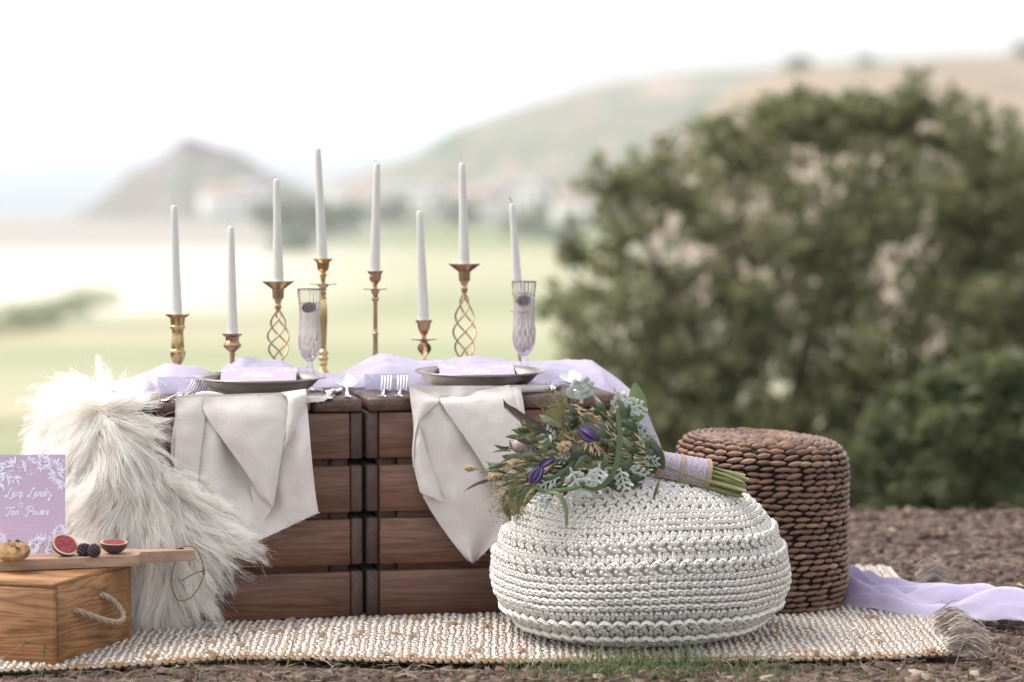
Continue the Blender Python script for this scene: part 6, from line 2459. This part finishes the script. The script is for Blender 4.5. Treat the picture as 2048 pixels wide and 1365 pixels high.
    feather([(1006, 798, 6.68), (1014, 810, 6.68), (1050, 838, 6.67), (1095, 858, 6.66), (1140, 868, 6.66)], 36)
    feather([(1066, 806, 6.70), (1095, 824, 6.69), (1140, 845, 6.69)], 7)
    feather([(928, 983, 6.61), (955, 968, 6.605), (1000, 957, 6.61), (1050, 956, 6.62)], 13)


build_bouquet()


# ================================================================== GROUND LITTER AND GRASS
def build_litter():
    rr = np.random.default_rng(55)
    bark = leafy('bark_bits', (0.034, 0.018, 0.013), (0.195, 0.125, 0.092), 0.0, .9)
    dry = leafy('dry_needles', (0.09, 0.058, 0.04), (0.40, 0.31, 0.225), .15, .8)
    gr = leafy('short_grass', (0.05, 0.085, 0.028), (0.17, 0.22, 0.085), .3, .6)
    a = Acc()

    def onrug(x, y):
        return 6.50 < y < 7.9 and -1.6 < x < .93

    def chip(acc, x, y, s, tint, z=None, flat=.25):
        z = ground_z(x, y) if z is None else z
        yaw = rr.uniform(0, 6.28)
        n = rr.integers(5, 8)
        an = np.sort(rr.uniform(0, 6.28, n))
        el = rr.uniform(.3, .8)
        top, bot = [], []
        tl = rr.normal(size=2) * .25
        for t in an:
            lx, ly = math.cos(t) * s, math.sin(t) * s * el
            px, py = lx * math.cos(yaw) - ly * math.sin(yaw), lx * math.sin(yaw) + ly * math.cos(yaw)
            h = (px * tl[0] + py * tl[1])
            top.append(A3(x + px, y + py, z + s * flat + h + abs(rr.normal()) * s * .08))
            bot.append(A3(x + px * 1.05, y + py * 1.05, z + h - s * .1))
        v = np.array(top + bot)
        f = [np.array([[i, (i + 1) % n, n + (i + 1) % n, n + i] for i in range(n)])[:, ::-1]]
        acc.add(np.vstack([v, np.mean(top, 0)]), f + [np.array([[i, (i + 1) % n, 2 * n] for i in range(n)])], tint)
    cnt = 0
    while cnt < 5200:
        if rr.random() < .45:
            x, y = rr.uniform(-1.25, 1.35), rr.uniform(6.05, 6.62)
        else:
            y = 6.5 + 4.2 * rr.random() ** 1.3
            x = rr.uniform(.55, y * .19)
        if onrug(x, y) and y > 6.55 or (y > 6.5 and x < .5):
            continue
        chip(a, x, y, rr.uniform(.004, .017) * (1 + .05 * y), rr.beta(1.3, 2.2))
        cnt += 1
    for i in range(3600):                          # the rest of the hilltop, behind and beside the table
        x, y = rr.uniform(-2.4, 2.6), rr.uniform(7.5, 10.4)
        if not onrug(x, y):
            chip(a, x, y, rr.uniform(.008, .024), rr.beta(1.3, 2.2))
    put('bark_litter', a, bark, kind='stuff', label='bark chips and crumbs scattered over the soil')
    b = Acc()
    for i in range(5200):
        if rr.random() < .62:
            x, y = rr.uniform(-1.25, 1.35), rr.uniform(6.10, 6.60)
        else:
            y = rr.uniform(6.5, 10)
            x = rr.uniform(.95, y * .18)
        if onrug(x, y) and y > 6.56:
            continue
        an = rr.uniform(0, 6.28)
        L = rr.uniform(.015, .06)
        z = ground_z(x, y) + rr.uniform(.002, .016)
        p0 = A3(x, y, z)
        p1 = p0 + A3(math.cos(an), math.sin(an), rr.normal() * .14) * L
        p = catmull([p0, lerp(p0, p1, .5) + rr.normal(size=3) * L * .1, p1], 2)
        b.add(*ribbon(p, rr.uniform(.0008, .0020), norm(A3(-math.sin(an), math.cos(an), rr.normal() * .6))), rr.random())
    put('dry_grass', b, dry, kind='stuff', label='dry grass and needles littering the soil')
    g = Acc()

    def blade(x, y, L, lean, w, tint, z=None):
        z = ground_z(x, y) if z is None else z
        an = rr.uniform(0, 6.28)
        p0 = A3(x, y, z)
        d = A3(math.cos(an), math.sin(an) * .6, 0)
        p = catmull([p0, p0 + A3(0, 0, L * .55) + d * L * lean * .35, p0 + A3(0, 0, L * (1 - lean * .35)) + d * L * lean], 3)
        g.add(*ribbon(p, np.linspace(w, w * .15, len(p)), norm(np.cross(d, A3(0, 0, 1)) + rr.normal(size=3) * .3)), tint)
    for i in range(1100):
        px = np.clip(rr.normal(1290, 150), 1020, 1680) if rr.random() < .8 else rr.uniform(0, 2048)
        y = rr.uniform(6.30, 6.515)
        x = (px - CX) / FPX * y
        blade(x, y, rr.uniform(.014, .050), rr.uniform(.2, 1.3), rr.uniform(.0018, .0036), rr.random())
    for (px, n, h) in [(1195, 30, .070), (1300, 44, .066), (1372, 44, .066), (1245, 26, .075), (1440, 24, .055), (1610, 5, .05), (1705, 5, .07), (1480, 12, .05), (1160, 10, .05), (90, 4, .05), (1100, 8, .045)]:
        for i in range(n):
            y = rr.uniform(6.42, 6.52)
            x = (px + rr.normal() * 17 - CX) / FPX * y
            blade(x, y, h * rr.uniform(.5, 1.15), rr.uniform(.1, .8), rr.uniform(.0026, .0042), rr.random())
    put('grass', g, gr, kind='stuff', label='short green grass in front of the rug')

    # single stalks that stand out
    def stalk(pts, w, m, label, ear=None):
        p = catmull([P(x, y, Y) for x, y, Y in pts], 6)
        p[0][2] = ground_z(p[0][0], p[0][1]) - .003
        rt = empty('grass_stalk', p[0], label, 'grass')
        put('stem', Acc().add(*tube(p, np.linspace(w, w * .5, len(p)), 5), .6), m, rt)
        if ear:
            e = Acc()
            for i in range(14):
                t = rr.uniform(.72, 1.0)
                q = p[int(t * (len(p) - 1))]
                d = norm(p[-1] - p[-4]) + rr.normal(size=3) * .5
                bead(e, q + norm(d) * .003, norm(d) * .005, norm(np.cross(d, A3(0, 1, 0))) * .0012, A3(0, .0012, 0), rr.random(), BEAD_LO)
            put('ear', e, m, rt)
    stalk([(560, 1372, 6.34), (575, 1330, 6.34), (594, 1244, 6.36)], .0016, dry, 'tall straw-coloured grass stalk before the rug, left of centre', True)
    stalk([(480, 1340, 6.45), (460, 1300, 6.45), (437, 1270, 6.46)], .0011, dry, 'dark bent grass stalk in front of the sheepskin', False)
    stalk([(500, 1345, 6.45), (488, 1295, 6.45), (468, 1262, 6.46)], .0011, dry, 'forked dry grass stalk beside the dark bent one', True)
    stalk([(1488, 1372, 6.34), (1502, 1330, 6.34), (1522, 1268, 6.36)], .0014, gr, 'green grass ear standing before the right side of the pouf', True)
    stalk([(1505, 1345, 6.40), (1530, 1325, 6.38), (1560, 1300, 6.38)], .0022, gr, 'pale green leaning grass blade right of the pouf', False)
    stalk([(70, 1372, 6.33), (82, 1340, 6.34), (90, 1290, 6.35)], .0016, gr, 'green grass blade in front of the wooden box', True)
    stalk([(-10, 1325, 6.36), (30, 1300, 6.36), (58, 1280, 6.37)], .0009, dry, 'thin pale grass stalk crossing the wooden box', True)
    stalk([(1905, 1345, 6.42), (1925, 1290, 6.44), (1940, 1232, 6.46)], .0010, dry, 'thin dark stalk rising by the rug tassel', False)

    # pale wood chips that stand out on the soil beside the rug
    pale = leafy('pale_chip', (0.20, 0.14, 0.10), (0.44, 0.34, 0.265), .1, .9)
    for i in range(44):
        if i < 26:
            px, py = rr.uniform(1720, 2046), rr.uniform(1030, 1250)
        else:
            px, py = rr.uniform(1150, 2046), rr.uniform(1342, 1364)
        q = G(px, py, 0.0)
        if onrug(q[0], q[1]) and q[1] > 6.52:
            q[0] += .3
        c = Acc()
        chip(c, q[0], q[1], rr.uniform(.009, .021), rr.random(), ground_z(q[0], q[1]) + .005, .07)
        put('wood_chip', c, pale, loc=(q[0], q[1], ground_z(q[0], q[1])), label='pale wood chip lying on the dark soil', cat='wood chip', group='pale wood chips on the soil')


build_litter()
